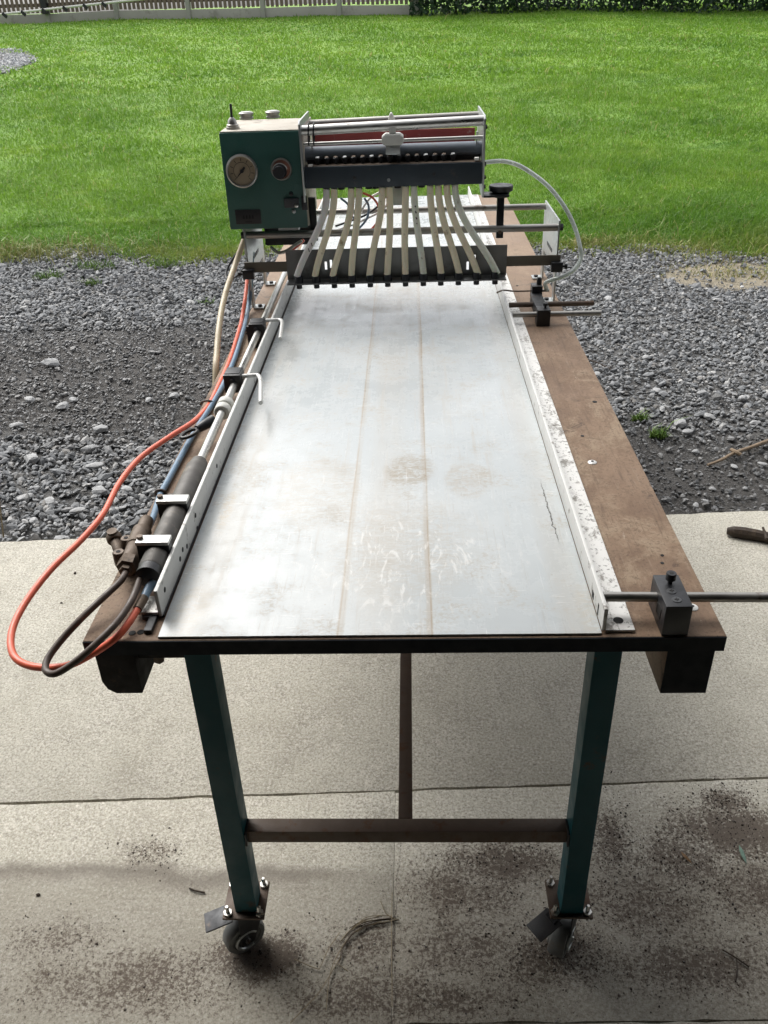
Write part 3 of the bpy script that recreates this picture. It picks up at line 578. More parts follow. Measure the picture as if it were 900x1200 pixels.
# ================================================================== TABLE
ZT = .85; YF = .957; YB = 4.2
tb = empty('rolling_table', (-.025, 2.6, 0), 'long wheeled work table with white bed sheet, brown boards and teal legs', 'table')
obj('table_board', MB().box(-.497, .449, YF, YB, .823, ZT), M['plank'], tb, bevel=.002)
obj('shaded_edge_strip', MB().box(-.4965, .4485, YF - .002, YF - .0002, .8235, ZT - .0008), M['edge'], tb)  # added thin sheet: shade of the board's front edge put into its dark colour
obj('bed_sheet', MB().box(-.384, .270, YF + .004, YB - .01, ZT + .0002, ZT + .004), M['sheet'], tb, bevel=.0008)
lb = [(-.494, .823), (-.494, .752), (-.488, .736), (-.475, .727), (-.433, .727), (-.433, .823)]
obj('beam', MB().prism([(x, .975, z) for x, z in lb], (0, YB - 1.0, 0)), M['black_paint'], tb, bevel=.003, label='black timber beam with a rounded lower corner')
obj('beam', MB().box(.374, .445, .975, YB - .025, .723, .823), M['plank'], tb, bevel=.003)
obj('shaded_beam_end', MB().box(.375, .444, .973, .9748, .724, .8225), M['edge'], tb)  # added sheet: front-end shade of the brown beam put into its dark colour
obj('leg_bracket', MB().box(-.433, -.356, .99, 1.03, .787, .823), M['black_paint'], tb, bevel=.001)
obj('bolt', MB().lathe((-.405, 1.0, .787), (0, 0, -1), [(.009, 0), (.009, .012), (.006, .016)], 6), M['brown_metal'], tb)
LEG = [(-.361, -.318), (.270, .313)]
for y0 in (.988, 4.05):
    for x0, x1 in LEG: obj('leg', MB().box(x0, x1, y0, y0 + .046, .137, .8228), M['teal'], tb, bevel=.003)
    obj('cross_bar', MB().box(LEG[0][1], LEG[1][0], y0 + .010, y0 + .040, .335, .365), M['brown_steel'], tb, bevel=.002)
    for x, sg in ((LEG[0][1], 1), (LEG[1][0], -1)): obj('weld', MB().obox((x + sg * .002, y0 + .02, .35), (.002, 0, 0), (0, .018, 0), (0, 0, .017)), M['dark_steel'], tb, bevel=.003)
obj('spine_bar', MB().box(-.038, -.012, 1.0285, 4.059, .337, .3645), M['brown_steel'], tb, bevel=.002)
def caster(x, y, ang, pang):
    p = Vector((x, y, .13)); cs = obj('caster', MB().box(x - .041, x + .041, y - .041, y + .041, .131, .1365), M['brown_steel'], tb, bevel=.0015)
    for i in (-1, 1):
        for j in (-1, 1):
            q = Vector((x + i * .031, y + j * .031, .1365))
            obj('bolt', MB().lathe(q, (0, 0, 1), [(.0085, 0), (.0085, .006), (.004, .0062), (.004, .021), (.003, .023)], 6), M['chrome'], cs)
    d = Vector((math.cos(ang), math.sin(ang), 0)); n = Vector((-d.y, d.x, 0)); up = Vector((0, 0, 1))
    c = Vector((x, y, .042)) - d * .018
    obj('swivel', MB().lathe((x, y, .131), (0, 0, -1), [(.026, 0), (.026, .01), (.018, .014)], 18), M['dark_steel'], cs)
    for s in (-1, 1):
        f = [Vector((x, y, .12)) + d * .028, Vector((x, y, .12)) - d * .030, c - d * .014 - up * .012, c + d * .014 - up * .012]
        obj('fork', MB().prism([q + n * s * .019 - n * .0015 for q in f], n * .003), M['dark_steel'], cs, bevel=.001)
    w = obj('wheel', MB().lathe(c - n * .0155, n, [(.010, .002), (.029, .002), (.031, 0), (.039, 0), (.042, .005), (.042, .026), (.039, .031), (.031, .031), (.029, .029), (.010, .029)], 32), M['rubber_grey'], cs)
    for s in (-1, 1):
        arc = [c + n * s * .0185 + (d * math.cos(a) + up * math.sin(a)) * .023 for a in np.linspace(.6, 5.2, 14)]
        obj('rim_ring', MB().tube(arc, .0035, 8), M['galv'], w)
    obj('axle', MB().cyl(c - n * .024, c + n * .024, .006, 8), M['chrome'], cs)
    e = Vector((math.cos(pang), math.sin(pang), 0)); g = Vector((-e.y, e.x, 0)); pc_ = Vector((x, y, .112)) + e * .060 - up * .010
    obj('brake_pedal', MB().obox(pc_, e * .027 - up * .006, g * .021, up * .002 + e * .0006), M['pedal'], cs, bevel=.0012)
    obj('pedal_arm', MB().obox((Vector((x, y, .108)) + e * .025), e * .022, g * .012, up * .002), M['dark_steel'], cs)
caster(-.344, 1.017, R(35), R(197)); caster(.291, 1.022, R(62), R(214))
caster(-.34, 4.075, R(60), R(170)); caster(.291, 4.075, R(20), R(200))
# left guide rail: upright plate with a foot flange
lr = obj('guide_rail', MB().box(-.3945, -.3885, 1.008, 4.15, ZT + .005, ZT + .053), M['white_alu'], tb, bevel=.0012, label='white left guide rail with dark screw holes')
obj('foot_flange', MB().box(-.432, -.3947, 1.008, 1.05, ZT + .008, ZT + .013), M['flange'], lr, bevel=.001)
obj('foot_flange', MB().box(-.432, -.3947, 2.9, 2.96, ZT + .008, ZT + .013), M['flange'], lr, bevel=.001)
obj('rail_seat', MB().box(-.3935, -.3868, 1.012, 4.15, ZT + .0002, ZT + .0048), M['black'], lr)
for yy_ in (1.03, 2.93): obj('stud', MB().cyl((-.412, yy_ - .018, ZT + .0003), (-.412, yy_ - .018, ZT + .008), .009, 10), M['dark_steel'], lr)
obj('lug', MB().box(-.408, -.396, .972, 1.012, ZT + .0002, ZT + .0075), M['dark_steel'], lr, bevel=.001)
for px, py in [(193, 691), (211, 655), (214, 644), (229, 604), (231, 619), (254, 546), (219, 640)]:
    p = P(px, py, x=-.3885); obj('screw_hole', MB().lathe(p, (1, 0, 0), [(.0045, -.001), (.0045, .0006)], 12), M['hole'], lr)
# right guide rail: angle with a wide scuffed foot
rr = obj('guide_rail', MB().box(.2705, .2765, .966, 4.18, ZT + .0045, ZT + .044), M['white_alu'], tb, bevel=.0012, label='white right guide rail of angle section')
obj('foot_flange', MB().box(.2768, .319, .966, 4.18, ZT + .0002, ZT + .0055), M['flange'], rr, bevel=.001)
p = P(724.5, 727, z=ZT + .0055); obj('bolt_hole', MB().lathe(p, (0, 0, 1), [(.0075, -.002), (.0075, .0006)], 16), M['hole'], rr)
for px, py, sx, sz in [(695, 697, .006, .006), (701, 714, .003, .010)]:
    p = P(px, py, x=.2705); obj('slot', MB().obox(p, (.0006, 0, 0), (0, sx, 0), (0, 0, sz)), M['hole'], rr, bevel=.0005)
# screws and holes in the brown boards
for px, py, k in [(697, 471, 1), (682.5, 511, 0), (694, 542, 2), (776, 651, 0), (776, 660, 0), (811, 712, 2), (155, 742, 1), (165, 741, 1), (290, 391, 1), (606, 335, 0), (604, 352, 0), (612, 306, 0), (604, 310, 0)]:
    p = P(px, py, z=ZT); r = .0055 if k == 1 else .003 if py > 640 else .004
    if k == 2:
        s = obj('screw', MB().lathe(p, (0, 0, 1), [(.009, -.001), (.009, .001), (.0055, .003)], 14), M['alu_block'], tb); obj('recess', MB().lathe(p, (0, 0, 1), [(.003, .001), (.003, .0035)], 8), M['hole'], s)
    else: obj('screw_hole', MB().lathe(p, (0, 0, 1), [(r, -.001), (r, .0008)], 12), M['hole'], tb)

# ================================================================== CARRIAGE over the table
XR, XL = .428, -.487
ca = empty('support_carriage', (-.03, 2.66, ZT), 'steel carriage of end plates and cross rods straddling the table', 'machine frame')
def end_plate(x, s):
    ol = [(2.525, ZT + .005), (2.525, 1.092), (2.815, 1.092), (2.815, ZT + .005), (2.775, ZT + .005), (2.775, .945), (2.56, .945), (2.56, ZT + .005)]
    e = obj('end_plate', MB().prism([(x, y, z) for y, z in ol], (s * .005, 0, 0)), M['galv'], ca, bevel=.0012)
    for y in (2.545, 2.795):
        f = obj('foot', MB().box(min(x, x - s * .03), max(x, x - s * .03), y - .02, y + .02, ZT + .0002, ZT + .0048), M['galv'], e)
        obj('bolt', MB().lathe((x - s * .017, y, ZT + .0048), (0, 0, 1), [(.007, 0), (.007, .005), (.003, .006)], 6), M['dark_steel'], e)
    obj('slot', MB().obox((x - (s * .0005 if s > 0 else s * .0005), 2.66, .985), (.0008, 0, 0), (0, .05, .0), (0, 0, .005)), M['dark_steel'], e)
    obj('rod_nut', MB().lathe((x + s * .005, 2.54, 1.070), (s, 0, 0), [(.011, 0), (.011, .01)], 6), M['dark_steel'], e)
    return e
end_plate(XR, 1); end_plate(XL, -1)
obj('cross_rod', MB().cyl((XL, 2.54, 1.070), (XR, 2.54, 1.070), .0105, 18), M['grey_steel'], ca)
obj('cross_rod', MB().cyl((XL, 2.80, 1.076), (XR, 2.80, 1.076), .0095, 18), M['grey_steel'], ca)
obj('wiring_tray', MB().box(-.46, -.31, 2.70, 2.76, 1.0, 1.058), M['dark_steel'], ca, bevel=.002)
obj('support_leg', MB().box(-.53, -.505, 2.70, 2.73, .97, 1.078), M['galv'], ca, bevel=.002)

# ================================================================== DROP-TUBE BAR
db = empty('drop_tube_bar', (-.04, 2.5, .93), 'dark angle bar carrying a row of tan seed tubes above the bed', 'seed bar')
xa, xb = P(335, 300, y=2.516).x, P(594, 300, y=2.516).x; zb, ztp = .941, 1.030
slots = [P(382, 311, y=2.516), P(388, 309, y=2.516), P(548, 311, y=2.516), P(556, 303, y=2.516)]
mb = MB(); cur = xa
for s in slots:
    w = .0035; mb.box(cur, s.x - w, 2.513, 2.516, zb, ztp); mb.box(s.x - w, s.x + w, 2.513, 2.516, zb, s.z - .012); mb.box(s.x - w, s.x + w, 2.513, 2.516, s.z + .012, ztp); cur = s.x + w
mb.box(cur, xb, 2.513, 2.516, zb, ztp)
obj('back_plate', mb, M['plate_dark'], db, flat=True)
obj('shelf', MB().box(xa + .004, xb - .004, 2.460, 2.5128, zb - .0003, zb + .003), M['plate_dark'], db, bevel=.0006)
pt, pb = P(596, 304, y=2.51), P(656, 315, y=2.51)
fl = obj('mounting_strip', MB().box(xb - .012, XR + .012, 2.5162, 2.5202, .966, .996), M['strip'], db, bevel=.0008)
obj('mounting_strip', MB().box(XL - .012, xa + .012, 2.5162, 2.5202, .966, .996), M['strip'], db, bevel=.0008)
for x, s in ((XR, 1), (XL, -1)):
    k = obj('clamp_block', MB().box(x - .017, x + .017, 2.498, 2.5158, .95, .978), M['black'], db, bevel=.002)
    obj('thumb_screw', MB().lathe((x + s * .017, 2.507, .965), (s, 0, 0), [(.004, 0), (.004, .006), (.008, .007), (.008, .014)], 12), M['black'], k)
top_px = [382.5, 391.5, 411.6, 420.6, 448, 456, 475.5, 485, 504, 513.6, 523.5, 533]
bot_px = [349.5, 370, 391, 412, 433.5, 454, 475, 496, 516.6, 537.3, 558.6, 580.5]
HY = 2.52
for i, (a, b) in enumerate(zip(top_px, bot_px)):
    ya = 222.5 - (a - 358) * .036
    T = P(a, ya, y=HY + .012); B0 = P(b, 319.5 - (b - 350) * .012, y=2.476)
    mm = ['grey_hose', 'tan_hose', 'tan_hose', 'tan_hose', 'tan_hose', 'tan_hose', 'tan_hose', 'pale_hose', 'tan_hose', 'tan_hose', 'tan_hose', 'pale_hose'][i]
    dv = (T - B0); c1 = T + Vector((0, -.018, -.09)); c2 = B0 + Vector((dv.x * .36, .004, .085))
    pts = [T * (1 - t) ** 3 + c1 * 3 * t * (1 - t) ** 2 + c2 * 3 * t * t * (1 - t) + B0 * t ** 3 for t in np.linspace(0, 1, 15)]
    sx = (random.random() - .5) * .006
    pts = [p + Vector((sx * math.sin(math.pi * k / 14), 0, 0)) for k, p in enumerate(pts)]
    pts.append(B0 + (pts[-1] - pts[-2]).normalized() * .012)
    tu = obj('seed_tube', MB().tube(pts, .0099, 14, smooth=2), M[mm], db)
    so = obj('socket', MB().lathe((B0.x, B0.y, zb - .014), (0, 0, 1), [(.0085, 0), (.0085, .013), (.0125, .014), (.0125, .034), (.011, .036)], 16), M['black'], db)
    if i == 7:
        for q in (3, 4, 5): obj('stain', MB().tube([pts[q] + Vector((.001, -.0085, .004)), pts[q] + Vector((.0015, -.0088, -.006)), pts[q + 1] + Vector((0, -.0085, .003))], .0022, 6, 3), M['dark_wood'], tu)
    if i == 0:
        for q in (9, 10): obj('stain', MB().tube([pts[q] + Vector((.001, -.0083, .004)), pts[q] + Vector((.003, -.0085, -.006))], .0018, 6, 0), M['dark_wood'], tu)

# ================================================================== SEEDER HEAD
sh_ = empty('seeder_head', (-.04, 2.7, 1.1), 'seeding head with red hopper, slate bar and steel tubes between side plates', 'seeder')
pf = P(571, 137, y=2.510); bR = P(571, 231, y=2.510)
xr = P(567.5, 190, y=2.51).x - .004; xl = P(355, 190, y=2.51).x
def side(x, s, m):
    ol = [(2.502, bR.z), (2.502, pf.z - .004), (2.512, pf.z + .004), (2.755, pf.z + .004), (2.755, bR.z + .06), (2.580, bR.z)]
    return obj('side_plate', MB().prism([(x, y, z) for y, z in ol], (s * .005, 0, 0)), M[m], sh_, bevel=.001)
sr = side(xr, 1, 'galv'); sl = side(xl, -1, 'galv')
for y, z in ((2.535, 1.345), (2.530, 1.25), (2.530, 1.215), (2.530, 1.19)): obj('bolt', MB().lathe((xr + .005, y, z), (1, 0, 0), [(.006, 0), (.006, .006)], 6), M['dark_steel'], sr)
def span(pl_, pr_, y, r, name, m, n=18):
    a, b = P(*pl_, y=y), P(*pr_, y=y); z = (a.z + b.z) / 2; dz = (b.z - a.z) / 2
    return obj(name, MB().cyl((xl, y, a.z), (xr, y, b.z), r, n), M[m], sh_)
ft = span((357, 153), (567, 141), 2.535, .0135, 'front_tube', 'chrome')
span((357, 145.5), (562, 135), 2.730, .011, 'rear_tube', 'grey_steel')
span((364, 169), (557, 161), 2.540, .0050, 'guide_rod', 'chrome', 12)
span((366, 181), (556, 174.5), 2.580, .021, 'roller', 'roller', 24)
a, b = P(366, 157, y=2.640), P(555, 180, y=2.640)
hx0, hx1 = P(367, 170, y=2.640).x, P(556, 166, y=2.640).x; hz1, hz0 = P(460, 152, y=2.640).z, P(460, 181, y=2.640).z
hp = obj('hopper', MB().prism([(hx0, 2.630, hz1), (hx0, 2.625, hz0 + .01), (hx0, 2.640, hz0 - .02), (hx0, 2.710, hz0 - .02), (hx0, 2.725, hz1 - .015), (hx0, 2.718, hz1 - .015), (hx0, 2.705, hz0), (hx0, 2.645, hz0), (hx0, 2.636, hz1)], (hx1 - hx0, 0, 0)), M['red_hopper'], sh_, bevel=.001)
for x in (hx0, hx1 - .003): obj('hopper_end', MB().box(x, x + .003, 2.637, 2.716, hz0 - .015, hz1 - .018), M['red_hopper'], hp)
pz0, pz1 = P(462, 218.5, y=HY).z, P(462, 193, y=HY).z
bar = obj('nozzle_bar', MB().box(xl + .0005, xr - .0005, HY, HY + .045, pz0, pz1), M['slate'], sh_, bevel=.002)
obj('bar_ledge', MB().box(xl + .006, xr - .004, HY + .004, HY + .042, pz1 - .0005, pz1 + .0015), M['brown_metal'], bar)
obj('nozzle_rail', MB().box(xl + .006, xr - .004, HY + .043, HY + .055, pz1, pz1 + .022), M['black'], sh_, bevel=.001)
for k in range(16):
    px = 372.5 + k * 9.45 * 1.2 * .93; x = P(px, 187, y=HY + .035).x
    if x > xr - .03: break
    q = Vector((x, HY + .030, pz1 + .0125))
    nz_ = obj('nozzle', MB().lathe(q, (0, -.25, -1), [(.007, -.006), (.009, -.004), (.009, -.001), (.0008, .020)], 10), M['black'], sh_)
    obj('nut', MB().lathe(q + Vector((0, 0, .005)), (0, -.25, 1), [(.006, 0), (.006, .004)], 6), M['brown_metal' if k % 3 else 'galv'], nz_)
for px in top_px + [400, 432, 440, 466, 494]:
    T = P(px, 221 - (px - 358) * .036, y=HY + .012); obj('outlet', MB().lathe((T.x, HY + .012, pz0 - .006), (0, 0, 1), [(.010, 0), (.010, .012)], 12), M['black'], bar)
for px, py in ((415, 208), (455.5, 211), (508.5, 204)):
    p = P(px, py, y=HY); obj('screw', MB().lathe(p, (0, -1, 0), [(.005, 0), (.004, .002)], 10), M['dark_steel' if px != 455.5 else 'galv'], bar)
for px, py in ((363.5, 197), (559, 188.5)): p = P(px, py, y=HY); obj('clip', MB().obox(p + Vector((0, .012, .004)), (.006, 0, 0), (0, .01, 0), (0, 0, .003)), M['white'], bar)
# clamp on the rods
cc = P(460, 164, y=2.510)
cl = obj('clamp', MB().prism([cc + Vector(v) for v in ((-.030, 0, -.008), (-.024, 0, -.014), (.024, 0, -.014), (.030, 0, -.008), (.030, 0, .006), (.020, 0, .013), (-.020, 0, .013), (-.030, 0, .006))], (0, .055, 0)), M['grey_white'], sh_, bevel=.002)
obj('clamp_foot', MB().box(cc.x - .020, cc.x + .020, 2.525, 2.555, cc.z - .04, cc.z - .0135), M['galv'], cl, bevel=.001)
obj('clamp_stem', MB().box(cc.x - .009, cc.x + .009, 2.520, 2.552, cc.z + .0125, cc.z + .032), M['grey_white'], cl, bevel=.001)
fp = P(458, 146, y=2.580)
obj('pointer_fin', MB().prism([fp + Vector(v) for v in ((-.014, 0, -.01), (.012, 0, -.01), (.012, 0, .010), (.004, 0, .028), (.0, 0, .030), (-.004, 0, .024))], (0, .03, 0)), M['white'], sh_, bevel=.002)
for px in (361.5, 367.5):
    p = P(px, 152, y=2.535); obj('cable_tie', MB().tube([(p.x + .0015 * math.sin(t), 2.535 + .016 * math.cos(t), p.z - .012 + .028 * math.sin(t)) for t in np.linspace(0, 6.28, 20)], .002, 6, 2), M['black'], sh_)
obj('hopper_strap', MB().obox(P(558, 172, y=2.570), (.002, 0, 0), (0, .006, 0), (.002, 0, .04)), M['galv'], sh_)
obj('hopper_strap', MB().obox(P(366.5, 178, y=2.570), (.002, 0, 0), (0, .006, 0), (-.002, 0, .03)), M['galv'], sh_)
sv = P(467, 230, y=2.620); obj('solenoid', MB().box(sv.x - .022, sv.x + .022, 2.600, 2.640, sv.z - .022, sv.z + .035), M['galv'], sh_, bevel=.003)
obj('rear_bar', MB().box(xl + .001, xr, 2.700, 2.730, bR.z + .02, bR.z + .05), M['grey_steel'], sh_, bevel=.002)
# side foot with levelling knob clamped on the carriage rod
kx = P(587, 224, y=2.56)
ft_ = obj('foot_bracket', MB().box(xr + .0052, kx.x + .02, 2.515, 2.575, bR.z - .003, bR.z + .003), M['black'], sh_, bevel=.001)
obj('levelling_knob', MB().lathe((kx.x, 2.56, kx.z - .016), (0, 0, 1), [(.020, 0), (.022, .004), (.026, .015), (.034, .018), (.035, .030), (.033, .033), (.010, .033)], 28), M['black'], ft_)
obj('foot_post', MB().prism([(kx.x - .0105, 2.553, kx.z - .012), (kx.x + .0105, 2.553, kx.z - .012), (kx.x + .009, 2.5295, 1.045), (kx.x - .012, 2.5295, 1.045)], (0, .016, 0)), M['black'], ft_, bevel=.002)
obj('pivot_bolt', MB().lathe((kx.x - .001, 2.532, 1.062), (0, -1, 0), [(.0055, 0), (.005, .005)], 10), M['brown_metal'], ft_)
lx = xl + .012
obj('foot_post', MB().box(lx - .010, lx + .010, 2.553, 2.569, 1.045, bR.z + .003), M['black'], sh_, bevel=.002)

# ================================================================== CONTROL BOX
BY = 2.52
c0, c1 = P(255, 157, y=BY), P(361, 266.5, y=BY); bx0, bx1, bz0, bz1 = P(263, 213, y=BY).x, P(356.5, 209, y=BY).x, c1.z - .001, P(304, 154.5, y=BY).z
cb = empty('control_box', ((bx0 + bx1) / 2, BY + .13, bz0), 'green metal control box with pressure gauge and knob beside the seeding head', 'control box')
body = obj('casing', MB().box(bx0, bx1, BY, BY + .27, bz0, bz1), M['green_box'], cb, bevel=.004)
obj('lid', MB().box(bx0 + .003, bx1 - .003, BY + .004, BY + .267, bz1 - .0005, bz1 + .003), M['cream'], cb, bevel=.0015)
obj('edge_trim', MB().box(bx1 - .0005, bx1 + .0025, BY + .006, BY + .268, bz0 + .004, bz1 + .006), M['cream'], cb, bevel=.0008)
def face(px, py): return P(px, py, y=BY)
g = face(284, 200); fw = Vector((0, -1, 0))
ga = obj('pressure_gauge', MB().lathe(g, fw, [(.044, 0), (.0455, .006), (.0445, .012), (.041, .014), (.0385, .013), (.0385, .006), (.001, .006)], 40), M['grey_steel'], cb)
obj('dial', MB().lathe(g, fw, [(.0384, .0062), (.0384, .0075), (.0001, .0076)], 36), M['dial'], ga)
for k in range(9):
    an = R(225 - k * 33.7); d = Vector((math.cos(an), 0, math.sin(an))); obj('tick', MB().obox(g + fw * .008 + d * .030, d * .004, (0, .0004, 0), Vector((d.z, 0, -d.x)) * .0007), M['black'], ga)
obj('scale_ring', MB().tube([g + fw * .0078 + Vector((math.cos(R(a)), 0, math.sin(R(a)))) * .0235 for a in range(-45, 226, 15)], .0006, 5, 1), M['black'], ga)
dn = Vector((-.60, 0, -.66)).normalized(); nn = Vector((dn.z, 0, -dn.x))
obj('needle', MB().prism([g + fw * .0095 + v for v in (-dn * .014 + nn * .003, -dn * .014 - nn * .003, -nn * .0025, dn * .029, nn * .0025)], fw * .001), M['black'], ga)
obj('needle_hub', MB().lathe(g, fw, [(.0055, .009), (.005, .0125)], 14), M['black'], ga)
k0 = face(330, 198)
kb = obj('regulator_knob', MB().lathe(k0, fw, [(.029, 0), (.0305, .004), (.029, .009), (.0255, .009), (.0255, .003), (.001, .003)], 32), M['grey_steel'], cb)
obj('bezel_disc', MB().lathe(k0, fw, [(.0254, .003), (.0254, .005), (.0001, .0052)], 28), M['rust_red'], kb)
kd = k0 + Vector((-.004, 0, -.005))
obj('knob_grip', MB().lathe(kd, fw, [(.0185, .005), (.0195, .008), (.0175, .028), (.016, .030), (.0001, .030)], 26), M['black'], kb)
obj('scale_arc', MB().tube([kd + fw * .0075 + Vector((math.cos(R(a)), 0, math.sin(R(a)))) * .0208 for a in range(15, 166, 10)], .0014, 6, 1), M['white'], kb)
l0 = face(342, 237.5)
la = obj('latch', MB().box(l0.x - .021, l0.x + .021, BY - .010, BY, l0.z - .0125, l0.z + .0125), M['pedal'], cb, bevel=.002)
obj('latch_hasp', MB().box(bx1 - .012, bx1 + .004, BY - .008, BY, l0.z - .020, l0.z + .018), M['black'], la, bevel=.001)
for dx, dz, m in ((-.0, .024, 'black'), (.004, -.024, 'galv'), (.014, -.006, 'chrome')): obj('latch_screw', MB().lathe((l0.x + dx, BY - (.010 if abs(dz) < .01 else 0), l0.z + dz), fw, [(.006, 0), (.0055, .003), (.003, .004)], 12), M[m], la)
n0 = face(291, 254.5); npl = obj('name_plate', MB().box(n0.x - .037, n0.x + .037, BY - .0015, BY + .0005, n0.z - .019, n0.z + .021), M['plate_name'], cb, bevel=.0006)
for k in range(4):
    x = n0.x - .013 + k * .0088; obj('glyph', MB().prism([(x - .0034, BY - .0016, n0.z - .004), (x + .0034, BY - .0016, n0.z - .004), (x + .0015, BY - .0016, n0.z + .006), (x - .0015, BY - .0016, n0.z + .006)], (0, -.0006, 0)), M['hole'], npl)
obj('glyph_bar', MB().box(n0.x - .010, n0.x + .010, BY - .0022, BY - .0016, n0.z - .014, n0.z - .0115), M['hole'], npl)
zt = bz1 + .003
q = P(273, 151, z=zt); tg = obj('toggle_switch', MB().lathe((q.x, q.y, zt), (0, 0, 1), [(.019, 0), (.019, .006), (.017, .007), (.017, .011), (.013, .013), (.012, .022), (.005, .030)], 20), M['grey_steel'], cb)
obj('toggle_lever', MB().lathe((q.x, q.y, zt + .022), (.03, 0, 1), [(.006, 0), (.0035, .010), (.0035, .040), (.003, .042)], 10), M['black'], tg)
for px, py in ((289, 139.5), (320, 138)):
    q = P(px, py, z=zt); hc = obj('button_cap', MB().lathe((q.x, q.y, zt), (0, 0, 1), [(.0215, 0), (.0215, .005), (.0185, .006), (.0185, .011), (.0225, .012), (.0225, .017), (.020, .019), (.0001, .019)], 24), M['grey_steel'], cb)
    obj('cap_top', MB().lathe((q.x, q.y, zt + .0185), (0, 0, 1), [(.017, 0), (.016, .002), (.0001, .0025)], 20), M['grey_white'], hc)
obj('mount_bracket', MB().box(bx1 - .09, bx1 - .03, BY + .02, BY + .06, 1.0795, bz0 + .001), M['galv'], cb)

# ================================================================== AIR CYLINDER with pusher rod
XC, ZC = -.418, .893
ac = empty('air_cylinder', (XC, 1.3, ZT), 'dusty grey pneumatic cylinder with pusher rod along the left guide rail', 'cylinder')
def cy(y0, y1, r, name, m, par=ac, n=24): return obj(name, MB().cyl((XC, y0, ZC), (XC, y1, ZC), r, n), M[m], par)
obj('barrel', MB().lathe((XC, 1.075, ZC), (0, 1, 0), [(.0185, 0), (.0205, .003), (.0205, .335), (.018, .345), (.0165, .362), (.012, .366)], 28), M['barrel'], ac)
obj('end_cap', MB().lathe((XC, 1.055, ZC), (0, 1, 0), [(.012, 0), (.0195, .003), (.0195, .0205)], 28), M['black'], ac)
obj('pusher_rod', MB().cyl((XC, 1.44, ZC), (XC, 3.4, ZC), .0088, 16), M['chrome'], ac)
for yy_ in (1.115, 1.245):
    m_ = obj('mount', MB().box(XC - .030, XC + .0225, yy_, yy_ + .016, ZT + .0002, .9145), M['black'], ac, bevel=.001)
    obj('mount_cap', MB().box(XC - .031, XC + .0228, yy_ - .001, yy_ + .022, .9147, .921), M['alu_block'], m_, bevel=.001)
    obj('cap_screw', MB().lathe((XC - .026, yy_ + .012, .921), (0, 0, 1), [(.005, 0), (.005, .005), (.003, .0052)], 12), M['brown_metal'], m_)
yk = P(261, 484, z=ZC).y
for k, dy in enumerate((0, .032)): obj('collar', MB().lathe((XC, yk + dy, ZC), (0, 1, 0), [(.016, 0), (.018, .003), (.018, .020), (.016, .023)], 24), M['grey_white'], ac)
e0, e1 = P(250, 492, z=ZC), P(231, 503, z=ZC - .005); lv = obj('lever', MB().tube([e0, e0.lerp(e1, .5), e1], .0105, 10, 4, [.012, .0115, .009]), M['black'], ac)
e2 = P(222, 508, z=ZC - .008); rv = (e2 - e1).normalized(); sv_ = Vector((0, 0, 1)).cross(rv)
obj('eye_ring', MB().tube([e2 + (rv * math.cos(t) * .020 + sv_ * math.sin(t) * .011) for t in np.linspace(0, 6.283, 18)], .0042, 8, 2), M['black'], lv)
def finger(bpx, hook, two=True):
    b = P(*bpx, z=ZC); y0 = b.y
    k = obj('finger_block', MB().box(XC - .024, XC + .016, y0 - .022, y0 + .03, ZC - .020, ZC + .024), M['black'], ac, bevel=.002)
    obj('block_face', MB().box(XC - .021, XC + .013, y0 - .012, y0 + .026, ZC + .0235, ZC + .0255), M['dark_steel'], k, bevel=.0005)
    obj('block_screw', MB().lathe((XC - .004, y0 - .022, ZC + .010), fw, [(.006, 0), (.005, .004)], 10), M['dark_steel'], k)
    zz = ZC + .012; h = [P(*q, z=zz) for q in hook]
    obj('hook_finger', MB().tube([(XC - .029, h[0].y, zz + .0)] + [(q.x, q.y, q.z) for q in h], .0052, 10, 5), M['alu_block'], k)
finger((277, 447), [(282, 441), (297, 440), (302, 440), (304.5, 443), (305.5, 449), (305.5, 472)])
finger((299, 387), [(303, 376), (322, 375), (328, 375), (330.5, 377), (330.5, 381), (328.5, 397)])
gb = P(296, 408, z=ZT).y; 
obj('rod_guide', MB().box(XC - .030, XC + .020, gb, gb + .01, ZT + .0002, ZC + .018), M['black'], ac, bevel=.001)
# flow valve with elbow at the table corner
fv = empty('flow_valve', P(155, 660, z=ZT), 'grimy brown valve fitting with elbow at the corner of the left board', 'valve')
va, vb = P(150, 662, z=.885), P(172, 610, z=.885); vd = (vb - va).normalized()
obj('body', MB().lathe(va, vd, [(.012, 0), (.0145, .002), (.0145, .05), (.0165, .052), (.0165, .10), (.012, .104), (.012, (vb - va).length)], 20), M['brown_metal'], fv)
obj('hex_nut', MB().lathe(va, -vd, [(.0165, -.012), (.0165, .010), (.010, .012), (.010, .02)], 6), M['brown_metal'], fv)
sa, sb2 = P(134, 631, z=.885), P(143, 655, z=.87)
obj('elbow', MB().tube([P(131, 622, z=.90), sa, P(139, 645, z=.878), sb2], .009, 10, 4), M['brown_metal'], fv)
obj('knurled_ring', MB().lathe(sa, (sa - sb2).normalized(), [(.012, -.006), (.013, -.004), (.013, .005), (.012, .007)], 20), M['brown_metal'], fv)
for px, py in ((148, 632), (139, 648)):
    p = P(px, py, z=.893); s = obj('screw_head', MB().lathe((p.x, p.y, .872), (0, 0, 1), [(.010, 0), (.010, .022), (.0085, .024)], 16), M['brown_metal'], fv); obj('socket_recess', MB().lathe((p.x, p.y, .895), (0, 0, 1), [(.004, 0), (.004, .0016)], 6), M['hole'], s)
obj('mounting_foot', MB().box(va.x - .02, va.x + .04, va.y + .02, va.y + .07, ZT + .0002, .873), M['brown_metal'], fv, bevel=.002)

